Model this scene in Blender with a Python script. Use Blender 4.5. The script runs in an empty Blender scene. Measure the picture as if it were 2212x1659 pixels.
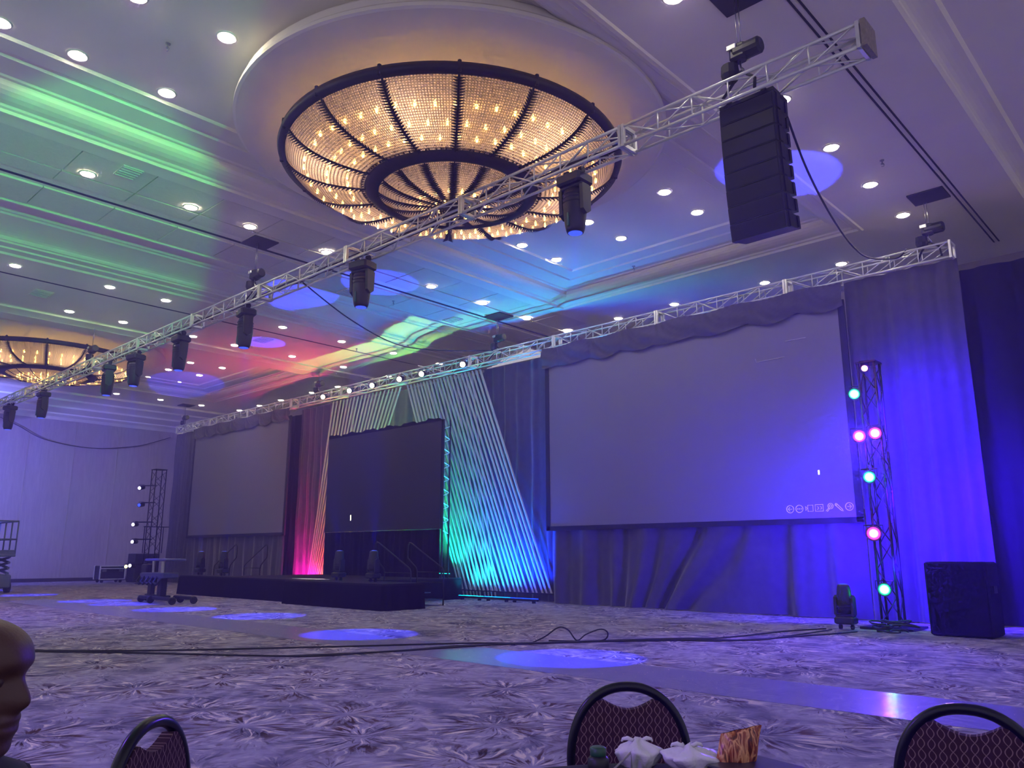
import bpy, math, random
from mathutils import Vector, Matrix
random.seed(7)
S = bpy.context.scene
COL = S.collection
PI = math.pi

# ------------------------------------------------------------------ camera
cam_d = bpy.data.cameras.new('camera'); cam = bpy.data.objects.new('camera', cam_d); COL.objects.link(cam)
cam.location = (0, 0, 1.4)
cam.rotation_euler = (math.radians(90 + 12.22), 0, math.radians(42.9))
cam_d.sensor_fit = 'HORIZONTAL'; cam_d.sensor_width = 36.0; cam_d.lens = 36.0 * 1699 / 2212
cam_d.clip_end = 300
S.camera = cam

# ------------------------------------------------------------------ world, exposure
W = bpy.data.worlds.new('world'); S.world = W; W.use_nodes = True
bg = W.node_tree.nodes['Background']
bg.inputs[0].default_value = (0.47, 0.43, 0.62, 1); bg.inputs[1].default_value = 1.0
S.view_settings.view_transform = 'Standard'; S.view_settings.look = 'None'
S.view_settings.gamma = 1.0; S.view_settings.use_curve_mapping = False
S.view_settings.exposure = 0.0
S.cycles.max_bounces = 5; S.cycles.diffuse_bounces = 2; S.cycles.glossy_bounces = 2
S.cycles.use_adaptive_sampling = True; S.cycles.adaptive_threshold = 0.18; S.cycles.adaptive_min_samples = 10
S.cycles.transmission_bounces = 4; S.cycles.transparent_max_bounces = 6
S.cycles.sample_clamp_indirect = 4.0
S.cycles.caustics_reflective = False; S.cycles.caustics_refractive = False

def lamp(name, kind, loc, color, power, aim=None, size=0.1, angle=40, blend=0.3, parent=None):
    d = bpy.data.lights.new(name, kind); d.color = color; d.energy = power
    if kind == 'AREA': d.size = size
    else: d.shadow_soft_size = size
    if kind == 'SPOT': d.spot_size = math.radians(angle); d.spot_blend = blend
    o = bpy.data.objects.new(name, d); COL.objects.link(o); o.location = loc
    if aim is not None:
        o.rotation_euler = (Vector(aim) - Vector(loc)).to_track_quat('-Z', 'Y').to_euler()
    if parent: o.parent = parent; o.matrix_parent_inverse = parent.matrix_basis.inverted()
    return o

BLUE = (0.02, 0.03, 1.0); VIOLET = (0.16, 0.02, 1.0)
# unseen wash spots: blue from the far left; cornice and man fills are added
lamp('wash_blue_left', 'SPOT', (-38.5, 5.0, 6.0), (0.12, 0.12, 1.0), 16000, aim=(-46, 11, 5.5), size=0.3, angle=100, blend=1.0)
lamp('wash_green', 'SPOT', (1.5, 0.8, 7.7), (0.08, 1.0, 0.34), 3200, aim=(-20.0, 3.6, 9.2), size=0.1, angle=29, blend=0.2)
lamp('wash_violet_near', 'SPOT', (-9.0, -1.5, 6.5), (0.22, 0.08, 1.0), 1300, aim=(-4.5, 5.0, 0), size=0.3, angle=95, blend=1.0)
lamp('cornice_green_fill', 'SPOT', (1.5, 0.8, 3.2), (0.06, 1.0, 0.30), 8500, aim=(-22.0, 6.4, 9.3), size=0.1, angle=17, blend=0.25)  # added second green spot, narrowed to the wide cornice
lamp('man_violet_fill', 'SPOT', (-2.2, -3.5, 3.0), (0.25, 0.04, 1.0), 330, aim=(-1.75, 0.42, 1.2), size=0.2, angle=15, blend=0.8)  # added unseen spot that tints the seated man violet
lamp('wash_floor_left', 'SPOT', (-22, 2.0, 7.6), (0.22, 0.10, 1.0), 3200, aim=(-22, 5.5, 0), size=0.3, angle=100, blend=1.0)

# ------------------------------------------------------------------ materials
def lin(h):
    if isinstance(h, tuple): return h + (1,) if len(h) == 3 else h
    h = h.lstrip('#'); c = [int(h[i:i+2], 16) / 255 for i in (0, 2, 4)]
    return tuple((x / 12.92 if x <= 0.04045 else ((x + 0.055) / 1.055) ** 2.4) for x in c) + (1,)
MATS = {}
def mat(name, col, rough=0.6, metal=0.0, var=0.0, vscale=6.0, bump=0.0, bscale=40.0, emit=None, estr=0.0, spec=0.5, sheen=0.0):
    if name in MATS: return MATS[name]
    m = bpy.data.materials.new(name); m.use_nodes = True; MATS[name] = m
    nt = m.node_tree; N = nt.nodes; b = N['Principled BSDF']
    b.inputs['Roughness'].default_value = rough; b.inputs['Metallic'].default_value = metal
    b.inputs['Specular IOR Level'].default_value = spec
    c = lin(col); b.inputs['Base Color'].default_value = c
    if sheen: b.inputs['Sheen Weight'].default_value = sheen; b.inputs['Sheen Roughness'].default_value = 0.4
    if var or bump:
        tc = N.new('ShaderNodeTexCoord')
    if var:
        n = N.new('ShaderNodeTexNoise'); n.inputs['Scale'].default_value = vscale; n.inputs['Detail'].default_value = 4
        nt.links.new(tc.outputs['Object'], n.inputs['Vector'])
        r = N.new('ShaderNodeValToRGB'); r.color_ramp.elements[0].position = 0.3; r.color_ramp.elements[1].position = 0.7
        r.color_ramp.elements[0].color = tuple(x * (1 - var) for x in c[:3]) + (1,)
        r.color_ramp.elements[1].color = tuple(min(1, x * (1 + var)) for x in c[:3]) + (1,)
        nt.links.new(n.outputs['Fac'], r.inputs[0]); nt.links.new(r.outputs[0], b.inputs['Base Color'])
    if bump:
        n2 = N.new('ShaderNodeTexNoise'); n2.inputs['Scale'].default_value = bscale; n2.inputs['Detail'].default_value = 3
        nt.links.new(tc.outputs['Object'], n2.inputs['Vector'])
        bp = N.new('ShaderNodeBump'); bp.inputs['Strength'].default_value = bump; bp.inputs['Distance'].default_value = 0.02
        nt.links.new(n2.outputs['Fac'], bp.inputs['Height']); nt.links.new(bp.outputs[0], b.inputs['Normal'])
    if emit is not None:
        b.inputs['Emission Color'].default_value = lin(emit); b.inputs['Emission Strength'].default_value = estr
    return m

def nodes_of(name):
    m = bpy.data.materials.new(name); m.use_nodes = True; MATS[name] = m
    nt = m.node_tree
    def nn(t, **kw):
        n = nt.nodes.new('ShaderNode' + t)
        for k, v in kw.items(): setattr(n, k, v)
        return n
    def math_(op, a, b=None, c=None):
        n = nn('Math', operation=op)
        for i, x in enumerate((a, b, c)):
            if x is None: continue
            if isinstance(x, (int, float)): n.inputs[i].default_value = x
            else: nt.links.new(x, n.inputs[i])
        return n.outputs[0]
    return m, nt, nn, math_

def ramp(nt, nn, fac, stops, interp='LINEAR'):
    r = nn('ValToRGB'); cr = r.color_ramp; cr.interpolation = interp
    while len(cr.elements) < len(stops): cr.elements.new(0.5)
    for e, (p, c) in zip(cr.elements, stops): e.position = p; e.color = lin(c) if not isinstance(c, (int, float)) else (c, c, c, 1)
    nt.links.new(fac, r.inputs[0]); return r.outputs[0]

def carpet_material():
    m, nt, nn, ma = nodes_of('carpet')
    b = nt.nodes['Principled BSDF']; b.inputs['Roughness'].default_value = 0.95; b.inputs['Specular IOR Level'].default_value = 0.1
    tc = nn('TexCoord'); P = tc.outputs['Object']
    def burst(scale, seed, stretch):
        mp = nn('Mapping'); mp.inputs['Location'].default_value = (seed, seed * 0.7, 0); nt.links.new(P, mp.inputs['Vector'])
        wn = nn('TexNoise'); wn.inputs['Scale'].default_value = 1.3; nt.links.new(mp.outputs[0], wn.inputs['Vector'])
        vo = nn('TexVoronoi', voronoi_dimensions='2D'); vo.inputs['Scale'].default_value = scale
        nt.links.new(mp.outputs[0], vo.inputs['Vector'])
        # offset from the burst's own centre
        sc = nn('VectorMath', operation='SCALE'); sc.inputs['Scale'].default_value = 1.0; nt.links.new(mp.outputs[0], sc.inputs[0])
        df = nn('VectorMath', operation='SUBTRACT'); nt.links.new(sc.outputs[0], df.inputs[0]); nt.links.new(vo.outputs['Position'], df.inputs[1])
        sp = nn('SeparateXYZ'); nt.links.new(df.outputs[0], sp.inputs[0])
        ang = ma('ARCTAN2', sp.outputs[1], sp.outputs[0])
        dist = ma('SQRT', ma('ADD', ma('MULTIPLY', sp.outputs[0], sp.outputs[0]), ma('MULTIPLY', sp.outputs[1], sp.outputs[1])))
        cx = nn('CombineXYZ'); nt.links.new(ma('ADD', ma('MULTIPLY', ang, 7.0), ma('MULTIPLY', wn.outputs['Fac'], 7.0)), cx.inputs[0]); nt.links.new(ma('MULTIPLY', dist, stretch), cx.inputs[1])
        nt.links.new(vo.outputs['Color'], nn('SeparateColor').inputs[0])
        sep = [n for n in nt.nodes if n.bl_idname == 'ShaderNodeSeparateColor'][-1]
        nt.links.new(ma('MULTIPLY', sep.outputs[0], 30), cx.inputs[2])
        ns = nn('TexNoise'); ns.inputs['Scale'].default_value = 1.0; ns.inputs['Detail'].default_value = 5.0; ns.inputs['Distortion'].default_value = 0.5
        nt.links.new(cx.outputs[0], ns.inputs['Vector'])
        return ns.outputs['Fac'], dist, sep.outputs[1]
    f1, d1, c1 = burst(0.8, 3.1, 3.4)
    f2, d2, c2 = burst(1.6, 17.7, 5.5)
    nz = nn('TexNoise'); nz.inputs['Scale'].default_value = 1.1; nz.inputs['Detail'].default_value = 6; nz.inputs['Distortion'].default_value = 1.4
    nt.links.new(P, nz.inputs['Vector'])
    base = ramp(nt, nn, nz.outputs['Fac'], [(0.25, '#4c4760'), (0.42, '#77728c'), (0.55, '#9a94ac'), (0.72, '#6a6580')])
    def mix(fac, a, bcol):
        x = nn('Mix', data_type='RGBA'); nt.links.new(fac, x.inputs['Factor'])
        for s, v in ((x.inputs['A'], a), (x.inputs['B'], bcol)):
            if isinstance(v, str): s.default_value = lin(v)
            else: nt.links.new(v, s)
        return x.outputs['Result']
    ring1 = ramp(nt, nn, d1, [(0.04, 0.0), (0.13, 1.0), (0.36, 1.0), (0.75, 0.15)])
    ring2 = ramp(nt, nn, d2, [(0.02, 0.0), (0.07, 1.0), (0.2, 0.9), (0.42, 0.15)])
    dk = ramp(nt, nn, f1, [(0.52, 0.0), (0.62, 1.0)])
    lt = ramp(nt, nn, f1, [(0.36, 1.0), (0.43, 0.0)])
    dk2 = ramp(nt, nn, f2, [(0.55, 0.0), (0.66, 1.0)])
    lt2 = ramp(nt, nn, f2, [(0.33, 1.0), (0.42, 0.0)])
    brown = ramp(nt, nn, nz.outputs['Fac'], [(0.35, '#2a2028'), (0.5, '#553a30'), (0.65, '#262233')])
    c = mix(ma('MULTIPLY', ma('MULTIPLY', dk2, ring2), 0.85), base, brown)
    c = mix(ma('MULTIPLY', ma('MULTIPLY', lt2, ring2), 0.6), c, '#d3c8c6')
    c = mix(ma('MULTIPLY', ma('MULTIPLY', dk, ring1), 1.0), c, brown)
    c = mix(ma('MULTIPLY', ma('MULTIPLY', lt, ring1), 0.9), c, '#d9cbbf')
    nt.links.new(c, b.inputs['Base Color'])
    fb = nn('TexNoise'); fb.inputs['Scale'].default_value = 120; nt.links.new(P, fb.inputs['Vector'])
    bp = nn('Bump'); bp.inputs['Strength'].default_value = 0.25; bp.inputs['Distance'].default_value = 0.01
    nt.links.new(fb.outputs['Fac'], bp.inputs['Height']); nt.links.new(bp.outputs[0], b.inputs['Normal'])
    return m

def chair_fabric():
    m, nt, nn, ma = nodes_of('chair_fabric')
    b = nt.nodes['Principled BSDF']; b.inputs['Roughness'].default_value = 0.85; b.inputs['Specular IOR Level'].default_value = 0.2
    tc = nn('TexCoord'); sp = nn('SeparateXYZ'); nt.links.new(tc.outputs['Object'], sp.inputs[0])
    x, z = sp.outputs[0], sp.outputs[2]
    def wave(ph):
        off = ma('MULTIPLY', ma('SINE', ma('ADD', ma('MULTIPLY', z, 2 * PI / 0.07), ph)), 0.34)
        u = ma('FRACT', ma('ADD', ma('MULTIPLY', x, 1 / 0.031), off))
        return ma('LESS_THAN', ma('ABSOLUTE', ma('SUBTRACT', u, 0.5)), 0.055)
    line = ma('MAXIMUM', wave(0.0), wave(PI * 0.93))
    mx = nn('Mix', data_type='RGBA'); nt.links.new(ma('MULTIPLY', line, 0.8), mx.inputs['Factor'])
    mx.inputs['A'].default_value = lin('#3c2030'); mx.inputs['B'].default_value = lin('#93757a')
    nt.links.new(mx.outputs['Result'], b.inputs['Base Color'])
    return m

def crystal_material():
    m, nt, nn, ma = nodes_of('crystal_beads')
    b = nt.nodes['Principled BSDF']; out = nt.nodes['Material Output']
    uv = nn('UVMap'); sp = nn('SeparateXYZ'); nt.links.new(uv.outputs[0], sp.inputs[0])
    su = ma('ABSOLUTE', ma('SINE', ma('MULTIPLY', sp.outputs[0], PI)))
    sv = ma('ABSOLUTE', ma('SINE', ma('MULTIPLY', sp.outputs[1], PI)))
    bead = ma('MULTIPLY', su, sv)
    b.inputs['Base Color'].default_value = lin('#e6d8d2'); b.inputs['Roughness'].default_value = 0.15
    bp = nn('Bump'); bp.inputs['Strength'].default_value = 1.0; bp.inputs['Distance'].default_value = 0.04
    nt.links.new(bead, bp.inputs['Height']); nt.links.new(bp.outputs[0], b.inputs['Normal'])
    bc = ramp(nt, nn, bead, [(0.05, '#54423d'), (0.3, '#c0a59a'), (0.7, '#fff0e8')])
    nt.links.new(bc, b.inputs['Base Color'])
    tl = nn('BsdfTranslucent'); nt.links.new(bc, tl.inputs['Color']); nt.links.new(bp.outputs[0], tl.inputs['Normal'])
    m1 = nn('MixShader'); m1.inputs[0].default_value = 0.72; nt.links.new(b.outputs[0], m1.inputs[1]); nt.links.new(tl.outputs[0], m1.inputs[2])
    tr = nn('BsdfTransparent')
    m2 = nn('MixShader'); nt.links.new(ma('LESS_THAN', bead, 0.13), m2.inputs[0])
    nt.links.new(m1.outputs[0], m2.inputs[1]); nt.links.new(tr.outputs[0], m2.inputs[2])
    nt.links.new(m2.outputs[0], out.inputs[0])
    return m

def film_material():
    m, nt, nn, ma = nodes_of('plastic_film')
    out = nt.nodes['Material Output']
    tc = nn('TexCoord'); mp = nn('Mapping'); mp.inputs['Scale'].default_value = (1.2, 7, 1); nt.links.new(tc.outputs['Object'], mp.inputs['Vector'])
    ns = nn('TexNoise'); ns.inputs['Scale'].default_value = 2.2; ns.inputs['Detail'].default_value = 4; nt.links.new(mp.outputs[0], ns.inputs['Vector'])
    bp = nn('Bump'); bp.inputs['Strength'].default_value = 0.22; bp.inputs['Distance'].default_value = 0.02; nt.links.new(ns.outputs['Fac'], bp.inputs['Height'])
    g = nn('BsdfGlossy'); g.inputs['Roughness'].default_value = 0.16; g.inputs['Color'].default_value = (1, 1, 1, 1); nt.links.new(bp.outputs[0], g.inputs['Normal'])
    t = nn('BsdfTransparent'); t.inputs['Color'].default_value = (0.9, 0.9, 0.93, 1)
    fr = nn('Fresnel'); fr.inputs['IOR'].default_value = 1.55
    x = nn('MixShader'); nt.links.new(ma('MINIMUM', ma('MULTIPLY', fr.outputs[0], 0.9), 0.42), x.inputs[0])
    nt.links.new(t.outputs[0], x.inputs[1]); nt.links.new(g.outputs[0], x.inputs[2])
    df = nn('BsdfDiffuse'); df.inputs['Color'].default_value = lin('#bcb4e6'); y = nn('MixShader'); y.inputs[0].default_value = 0.26
    nt.links.new(x.outputs[0], y.inputs[1]); nt.links.new(df.outputs[0], y.inputs[2]); nt.links.new(y.outputs[0], out.inputs[0])
    return m

def snack_material():
    m, nt, nn, ma = nodes_of('snack_bag')
    b = nt.nodes['Principled BSDF']; b.inputs['Roughness'].default_value = 0.3
    tc = nn('TexCoord'); mp = nn('Mapping'); mp.inputs['Rotation'].default_value = (0, 0.5, 0); mp.inputs['Scale'].default_value = (1, 1, 0.28); nt.links.new(tc.outputs['Object'], mp.inputs['Vector'])
    ns = nn('TexNoise'); ns.inputs['Scale'].default_value = 62; ns.inputs['Detail'].default_value = 1.0; ns.inputs['Distortion'].default_value = 0.9; nt.links.new(mp.outputs[0], ns.inputs['Vector'])
    c = ramp(nt, nn, ns.outputs['Fac'], [(0.36, '#5a2418'), (0.47, '#a4552e'), (0.56, '#e0a870'), (0.66, '#8d3f22')])
    nt.links.new(c, b.inputs['Base Color'])
    return m

def wall_fabric():
    m, nt, nn, ma = nodes_of('wall_fabric')
    b = nt.nodes['Principled BSDF']; b.inputs['Roughness'].default_value = 0.9; b.inputs['Specular IOR Level'].default_value = 0.15
    tc = nn('TexCoord'); mp = nn('Mapping'); mp.inputs['Scale'].default_value = (1, 18, 1.2); nt.links.new(tc.outputs['Object'], mp.inputs['Vector'])
    ns = nn('TexNoise'); ns.inputs['Scale'].default_value = 1.0; ns.inputs['Detail'].default_value = 4; nt.links.new(mp.outputs[0], ns.inputs['Vector'])
    c = ramp(nt, nn, ns.outputs['Fac'], [(0.3, '#92868a'), (0.7, '#a19497')]); nt.links.new(c, b.inputs['Base Color'])
    return m

def led_lens(name, core, edge, strength):
    m, nt, nn, ma = nodes_of(name)
    b = nt.nodes['Principled BSDF']; b.inputs['Base Color'].default_value = lin(edge); b.inputs['Roughness'].default_value = 0.3
    lw = nn('LayerWeight'); lw.inputs['Blend'].default_value = 0.5
    tc = nn('TexCoord'); ln = nn('VectorMath', operation='LENGTH'); nt.links.new(tc.outputs['Object'], ln.inputs[0])
    c = ramp(nt, nn, ma('MULTIPLY', ln.outputs['Value'], 1 / 0.15), [(0.35, core), (0.62, edge), (1.0, edge)])
    nt.links.new(c, b.inputs['Emission Color']); b.inputs['Emission Strength'].default_value = strength
    return m
CARPET = carpet_material(); FABRIC = chair_fabric(); CRYSTAL = crystal_material(); FILM = film_material(); SNACK = snack_material(); WALLF = wall_fabric()
CEIL = mat('ceiling_paint', '#ece4d4', 0.9, var=0.03, vscale=1.5, spec=0.2)
TILE = mat('ceiling_tile_board', '#dcd4c6', 0.95, var=0.05, vscale=14, bump=0.15, bscale=120, spec=0.1)
TRIM = mat('trim_paint', '#cfc9c2', 0.45, var=0.02)
DARK = mat('dark_metal', '#1d1b22', 0.45, metal=0.4)
BLACK = mat('black_plastic', '#141317', 0.45, var=0.15, vscale=20)
HATCH = mat('hatch_dark', '#2b2626', 0.9)
DRAPE = mat('grey_velour', '#4e4a5c', 0.9, var=0.12, vscale=5, sheen=0.4, spec=0.1)
BLACKDRAPE = mat('black_velour', '#1c1a26', 0.95, var=0.15, vscale=4, spec=0.1)
SKIRT = mat('stage_skirt', '#141018', 0.95, var=0.1, vscale=6, spec=0.08)
DECK = mat('stage_deck', '#1d1820', 0.75, var=0.15, vscale=9, spec=0.2)
STRIP = mat('white_spandex', '#aeacb4', 0.75, spec=0.2)
SCREEN = mat('projection_screen', '#77738a', 0.85, var=0.015, vscale=2, spec=0.2)
FRAME = mat('screen_frame', '#17141c', 0.8)
LEDWALL = mat('led_wall', '#15131a', 0.55, var=0.1, vscale=2)
ALU = mat('aluminium', '#dddcdf', 0.34, metal=0.4, var=0.06, vscale=9)
CHROME = mat('steel', '#9d9ba0', 0.3, metal=1.0)
BRONZE = mat('dark_bronze', '#2a211f', 0.5, metal=0.3, var=0.2, vscale=10)
CABLE = mat('cable_rubber', '#0f0e12', 0.6)
LIGHTW = mat('downlight_lens', '#ffffff', 0.5, emit=(1.0, 0.90, 0.78), estr=130)
BULB = mat('candle_bulb', '#ffd27a', 0.4, emit=(1.0, 0.55, 0.14), estr=16)
LENSB = mat('blue_lens', '#0b0d40', 0.2, emit=(0.04, 0.08, 1.0), estr=1.6)
PARW = mat('par_lens_warm', '#fff0dc', 0.3, emit=(1.0, 0.80, 0.62), estr=9)
PARG = led_lens('led_lens_green', (0.75, 1.0, 0.9), (0.0, 0.55, 0.22), 2.2)
PARP = led_lens('led_lens_pink', (1.0, 0.8, 0.95), (0.75, 0.04, 0.5), 2.2)
PARV = mat('led_lens_violet', '#dcd6ff', 0.3, emit=(0.6, 0.55, 1.0), estr=3)
PARY = mat('led_lens_yellow', '#fff7c8', 0.3, emit=(1.0, 0.95, 0.45), estr=3)
WHITEP = mat('white_polythene', '#d8d6da', 0.4, var=0.06, vscale=18, bump=0.4, bscale=30)
PAPER = mat('paper', '#e8e6ea', 0.8)
ICON = mat('projected_icon', '#b9a8ff', 0.6, emit=(0.32, 0.24, 0.85), estr=0.75)
GLOWW = mat('screen_cursor', '#ffffff', 0.5, emit=(1.0, 0.92, 0.85), estr=1.6)
SKIN = mat('skin', '#4a2e28', 0.5, var=0.08, vscale=25, bump=0.05, bscale=120)
SHIRT = mat('dark_shirt', '#1e1b2a', 0.9, var=0.1, vscale=20)
CHAIRF = mat('chair_frame', '#0c0b12', 0.28, metal=0.3)
CASEM = mat('flight_case_laminate', '#1c1a24', 0.5, var=0.1)
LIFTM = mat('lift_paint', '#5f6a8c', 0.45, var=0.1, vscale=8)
RUBBER = mat('rubber', '#131216', 0.8)
STICKER = mat('white_sticker', '#d9dde6', 0.5)
GREENCAP = mat('green_cap', '#1c4a33', 0.4)
for _m in (BULB, LENSB, PARW, PARG, PARP, PARV, PARY, ICON, GLOWW): _m.cycles.emission_sampling = 'NONE'
TABLEC = mat('table_cloth', '#17141d', 0.9, var=0.1)

# ------------------------------------------------------------------ mesh builder
class MB:
    def __init__(s): s.v = []; s.f = []; s.uv = None
    def add(s, vs, fs):
        o = len(s.v); s.v += [tuple(x) for x in vs]; s.f += [tuple(i + o for i in f) for f in fs]; return s
    def box(s, c, d, rz=0.0, M=None):
        hx, hy, hz = d[0] / 2, d[1] / 2, d[2] / 2
        vs = [Vector((x * hx, y * hy, z * hz)) for z in (-1, 1) for y in (-1, 1) for x in (-1, 1)]
        if rz: R = Matrix.Rotation(rz, 3, 'Z'); vs = [R @ v for v in vs]
        if M is not None: vs = [M @ v for v in vs]
        vs = [v + Vector(c) for v in vs]
        return s.add(vs, [(0, 2, 3, 1), (4, 5, 7, 6), (0, 1, 5, 4), (2, 6, 7, 3), (0, 4, 6, 2), (1, 3, 7, 5)])
    def rbox(s, c, d, b=0.02, rz=0.0):
        # box with chamfered vertical and horizontal edges
        hx, hy, hz = d[0] / 2, d[1] / 2, d[2] / 2
        def loop(ix, z):
            x, y = hx - ix, hy - ix; bb = b
            return [(x - bb, -y, z), (x, -y + bb, z), (x, y - bb, z), (x - bb, y, z), (-x + bb, y, z), (-x, y - bb, z), (-x, -y + bb, z), (-x + bb, -y, z)]
        R = Matrix.Rotation(rz, 3, 'Z')
        ls = [loop(b, -hz), loop(0, -hz + b), loop(0, hz - b), loop(b, hz)]
        vs = [R @ Vector(p) + Vector(c) for l in ls for p in l]
        fs = [tuple(reversed(range(8))), tuple(range(24, 32))]
        for k in range(3):
            for i in range(8):
                j = (i + 1) % 8; fs.append((k * 8 + i, k * 8 + j, k * 8 + 8 + j, k * 8 + 8 + i))
        return s.add(vs, fs)
    def tube(s, a, b, r, n=8, r1=None, cap=True):
        a = Vector(a); b = Vector(b); r1 = r if r1 is None else r1
        d = (b - a).normalized(); u = d.orthogonal().normalized(); w = d.cross(u)
        vs = []
        for p, rr in ((a, r), (b, r1)):
            for i in range(n):
                t = 2 * PI * i / n; vs.append(p + (u * math.cos(t) + w * math.sin(t)) * rr)
        fs = [(i, (i + 1) % n, n + (i + 1) % n, n + i) for i in range(n)]
        if cap: fs += [tuple(reversed(range(n))), tuple(range(n, 2 * n))]
        return s.add(vs, fs)
    def path(s, pts, r, n=6, closed=False):
        pts = [Vector(p) for p in pts]; m = len(pts); vs = []; pu = None
        for i, p in enumerate(pts):
            d = (pts[(i + 1) % m] - pts[i - 1]) if closed else (pts[min(i + 1, m - 1)] - pts[max(i - 1, 0)])
            d.normalize()
            if pu is None: u = d.orthogonal().normalized()
            else:
                u = pu - d * pu.dot(d)
                u = u.normalized() if u.length > 1e-6 else d.orthogonal().normalized()
            pu = u; w = d.cross(u); rr = r[i] if isinstance(r, (list, tuple)) else r
            vs += [p + (u * math.cos(2 * PI * k / n) + w * math.sin(2 * PI * k / n)) * rr for k in range(n)]
        fs = []
        for i in range(m if closed else m - 1):
            j = (i + 1) % m
            fs += [(i * n + k, i * n + (k + 1) % n, j * n + (k + 1) % n, j * n + k) for k in range(n)]
        if not closed: fs += [tuple(reversed(range(n))), tuple(range((m - 1) * n, m * n))]
        return s.add(vs, fs)
    def lathe(s, prof, n=16, c=(0, 0, 0), M=None, cap=True, sx=1.0, sy=1.0):
        vs = []
        for r, z in prof:
            for i in range(n):
                t = 2 * PI * i / n; v = Vector((r * sx * math.cos(t), r * sy * math.sin(t), z))
                if M is not None: v = M @ v
                vs.append(v + Vector(c))
        fs = []
        for k in range(len(prof) - 1):
            fs += [(k * n + i, k * n + (i + 1) % n, (k + 1) * n + (i + 1) % n, (k + 1) * n + i) for i in range(n)]
        if cap: fs += [tuple(reversed(range(n))), tuple(range((len(prof) - 1) * n, len(prof) * n))]
        return s.add(vs, fs)
    def grid(s, nu, nv, fn):
        vs = [fn(i / nu, j / nv) for j in range(nv + 1) for i in range(nu + 1)]
        fs = [(j * (nu + 1) + i, j * (nu + 1) + i + 1, (j + 1) * (nu + 1) + i + 1, (j + 1) * (nu + 1) + i) for j in range(nv) for i in range(nu)]
        return s.add(vs, fs)
    def prism(s, poly, t0, t1, axis='Y'):
        def P(a, b, t): return (a, t, b) if axis == 'Y' else ((t, a, b) if axis == 'X' else (a, b, t))
        n = len(poly); vs = [P(a, b, t) for t in (t0, t1) for a, b in poly]
        fs = [tuple(range(n)), tuple(reversed(range(n, 2 * n)))] + [(i, n + i, n + (i + 1) % n, (i + 1) % n) for i in range(n)]
        return s.add(vs, fs)
    def mesh(s, name, material, smooth=False):
        me = bpy.data.meshes.new(name); me.from_pydata(s.v, [], s.f)
        if smooth: me.polygons.foreach_set('use_smooth', [True] * len(me.polygons))
        if s.uv:
            ul = me.uv_layers.new(name='UVMap')
            for l in me.loops: ul.data[l.index].uv = s.uv[l.vertex_index]
        me.materials.append(material); me.update(); return me
    def build(s, name, material, parent=None, smooth=False):
        return link(name, s.mesh(name, material, smooth), parent)

def link(name, me, parent=None, loc=None, rot=None):
    o = bpy.data.objects.new(name, me); COL.objects.link(o)
    if parent is not None: o.parent = parent
    if loc is not None: o.location = loc
    if rot is not None: o.rotation_euler = rot
    return o
def tag(o, label, cat, group=None, kind=None):
    if label: o['label'] = label
    if cat: o['category'] = cat
    if group: o['group'] = group
    if kind: o['kind'] = kind
    return o
def thing(name, label, cat, loc=(0, 0, 0), rz=0.0, group=None, rot=None):
    o = bpy.data.objects.new(name, None); COL.objects.link(o); o.empty_display_size = 0.2
    o.location = loc; o.rotation_euler = rot if rot else (0, 0, rz)
    return tag(o, label, cat, group)
def struct(o): o['kind'] = 'structure'; return o
def copy_tree(o, parent=None):
    c = o.copy(); COL.objects.link(c); c.parent = parent
    for ch in list(o.children): copy_tree(ch, c)
    return c
def box_obj(name, c, d, m, parent=None, rz=0.0, bev=0.0):
    b = MB(); (b.rbox(c, d, bev, rz) if bev else b.box(c, d, rz)); return b.build(name, m, parent)
ORD = ['first', 'second', 'third', 'fourth', 'fifth', 'sixth', 'seventh', 'eighth', 'ninth', 'tenth', 'eleventh', 'twelfth', 'thirteenth', 'fourteenth']

# ================================================================== SETTING
ZC = 9.1
b = MB(); b.box((-19.5, 8.5, -0.1), (54, 30, 0.2)); struct(b.build('floor', CARPET))
# roof slab added above the plaster, unseen, so that no light leaks in
YN, YF, XR, XL = -3.0, 23.1, 4.5, -46.5
cb = MB()
def quadz(x0, x1, y0, y1, z): cb.add([(x0, y0, z), (x1, y0, z), (x1, y1, z), (x0, y1, z)], [(0, 3, 2, 1)])
def sweep(prof, y0, y1):
    vs = [(x, y, z) for y in (y0, y1) for x, z in prof]; n = len(prof)
    cb.add(vs, [(i, i + 1, n + i + 1, n + i) for i in range(n - 1)])
def coffer(x0, x1, y0, y1, prof):
    loops = []
    for d, z in prof: loops.append([(x0 + d, y0 + d, z), (x1 - d, y0 + d, z), (x1 - d, y1 - d, z), (x0 + d, y1 - d, z)])
    vs = [p for l in loops for p in l]; fs = []
    for k in range(len(loops) - 1):
        for i in range(4):
            j = (i + 1) % 4; fs.append((k * 4 + i, k * 4 + j, k * 4 + 4 + j, k * 4 + 4 + i))
    k = (len(loops) - 1) * 4; fs.append((k, k + 3, k + 2, k + 1)); cb.add(vs, fs)
CO = [(0, 9.1), (0.03, 9.07), (0.1, 9.07), (0.13, 9.12), (0.2, 9.13), (0.24, 9.16)]
CO += [(0.24 + 0.46 * math.sin(t * PI / 20), 9.16 + 0.17 * (1 - math.cos(t * PI / 20))) for t in range(2, 11, 2)]
CO += [(0.72, 9.36), (0.8, 9.36), (0.83, 9.39), (1.35, 9.40), (1.38, 9.44), (1.46, 9.44), (1.5, 9.42), (1.85, 9.43), (1.9, 9.47)]
AX0, AX1, BX0, BX1, CY1 = -15.3, -5.9, -38.5, -29.2, 18.9
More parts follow.
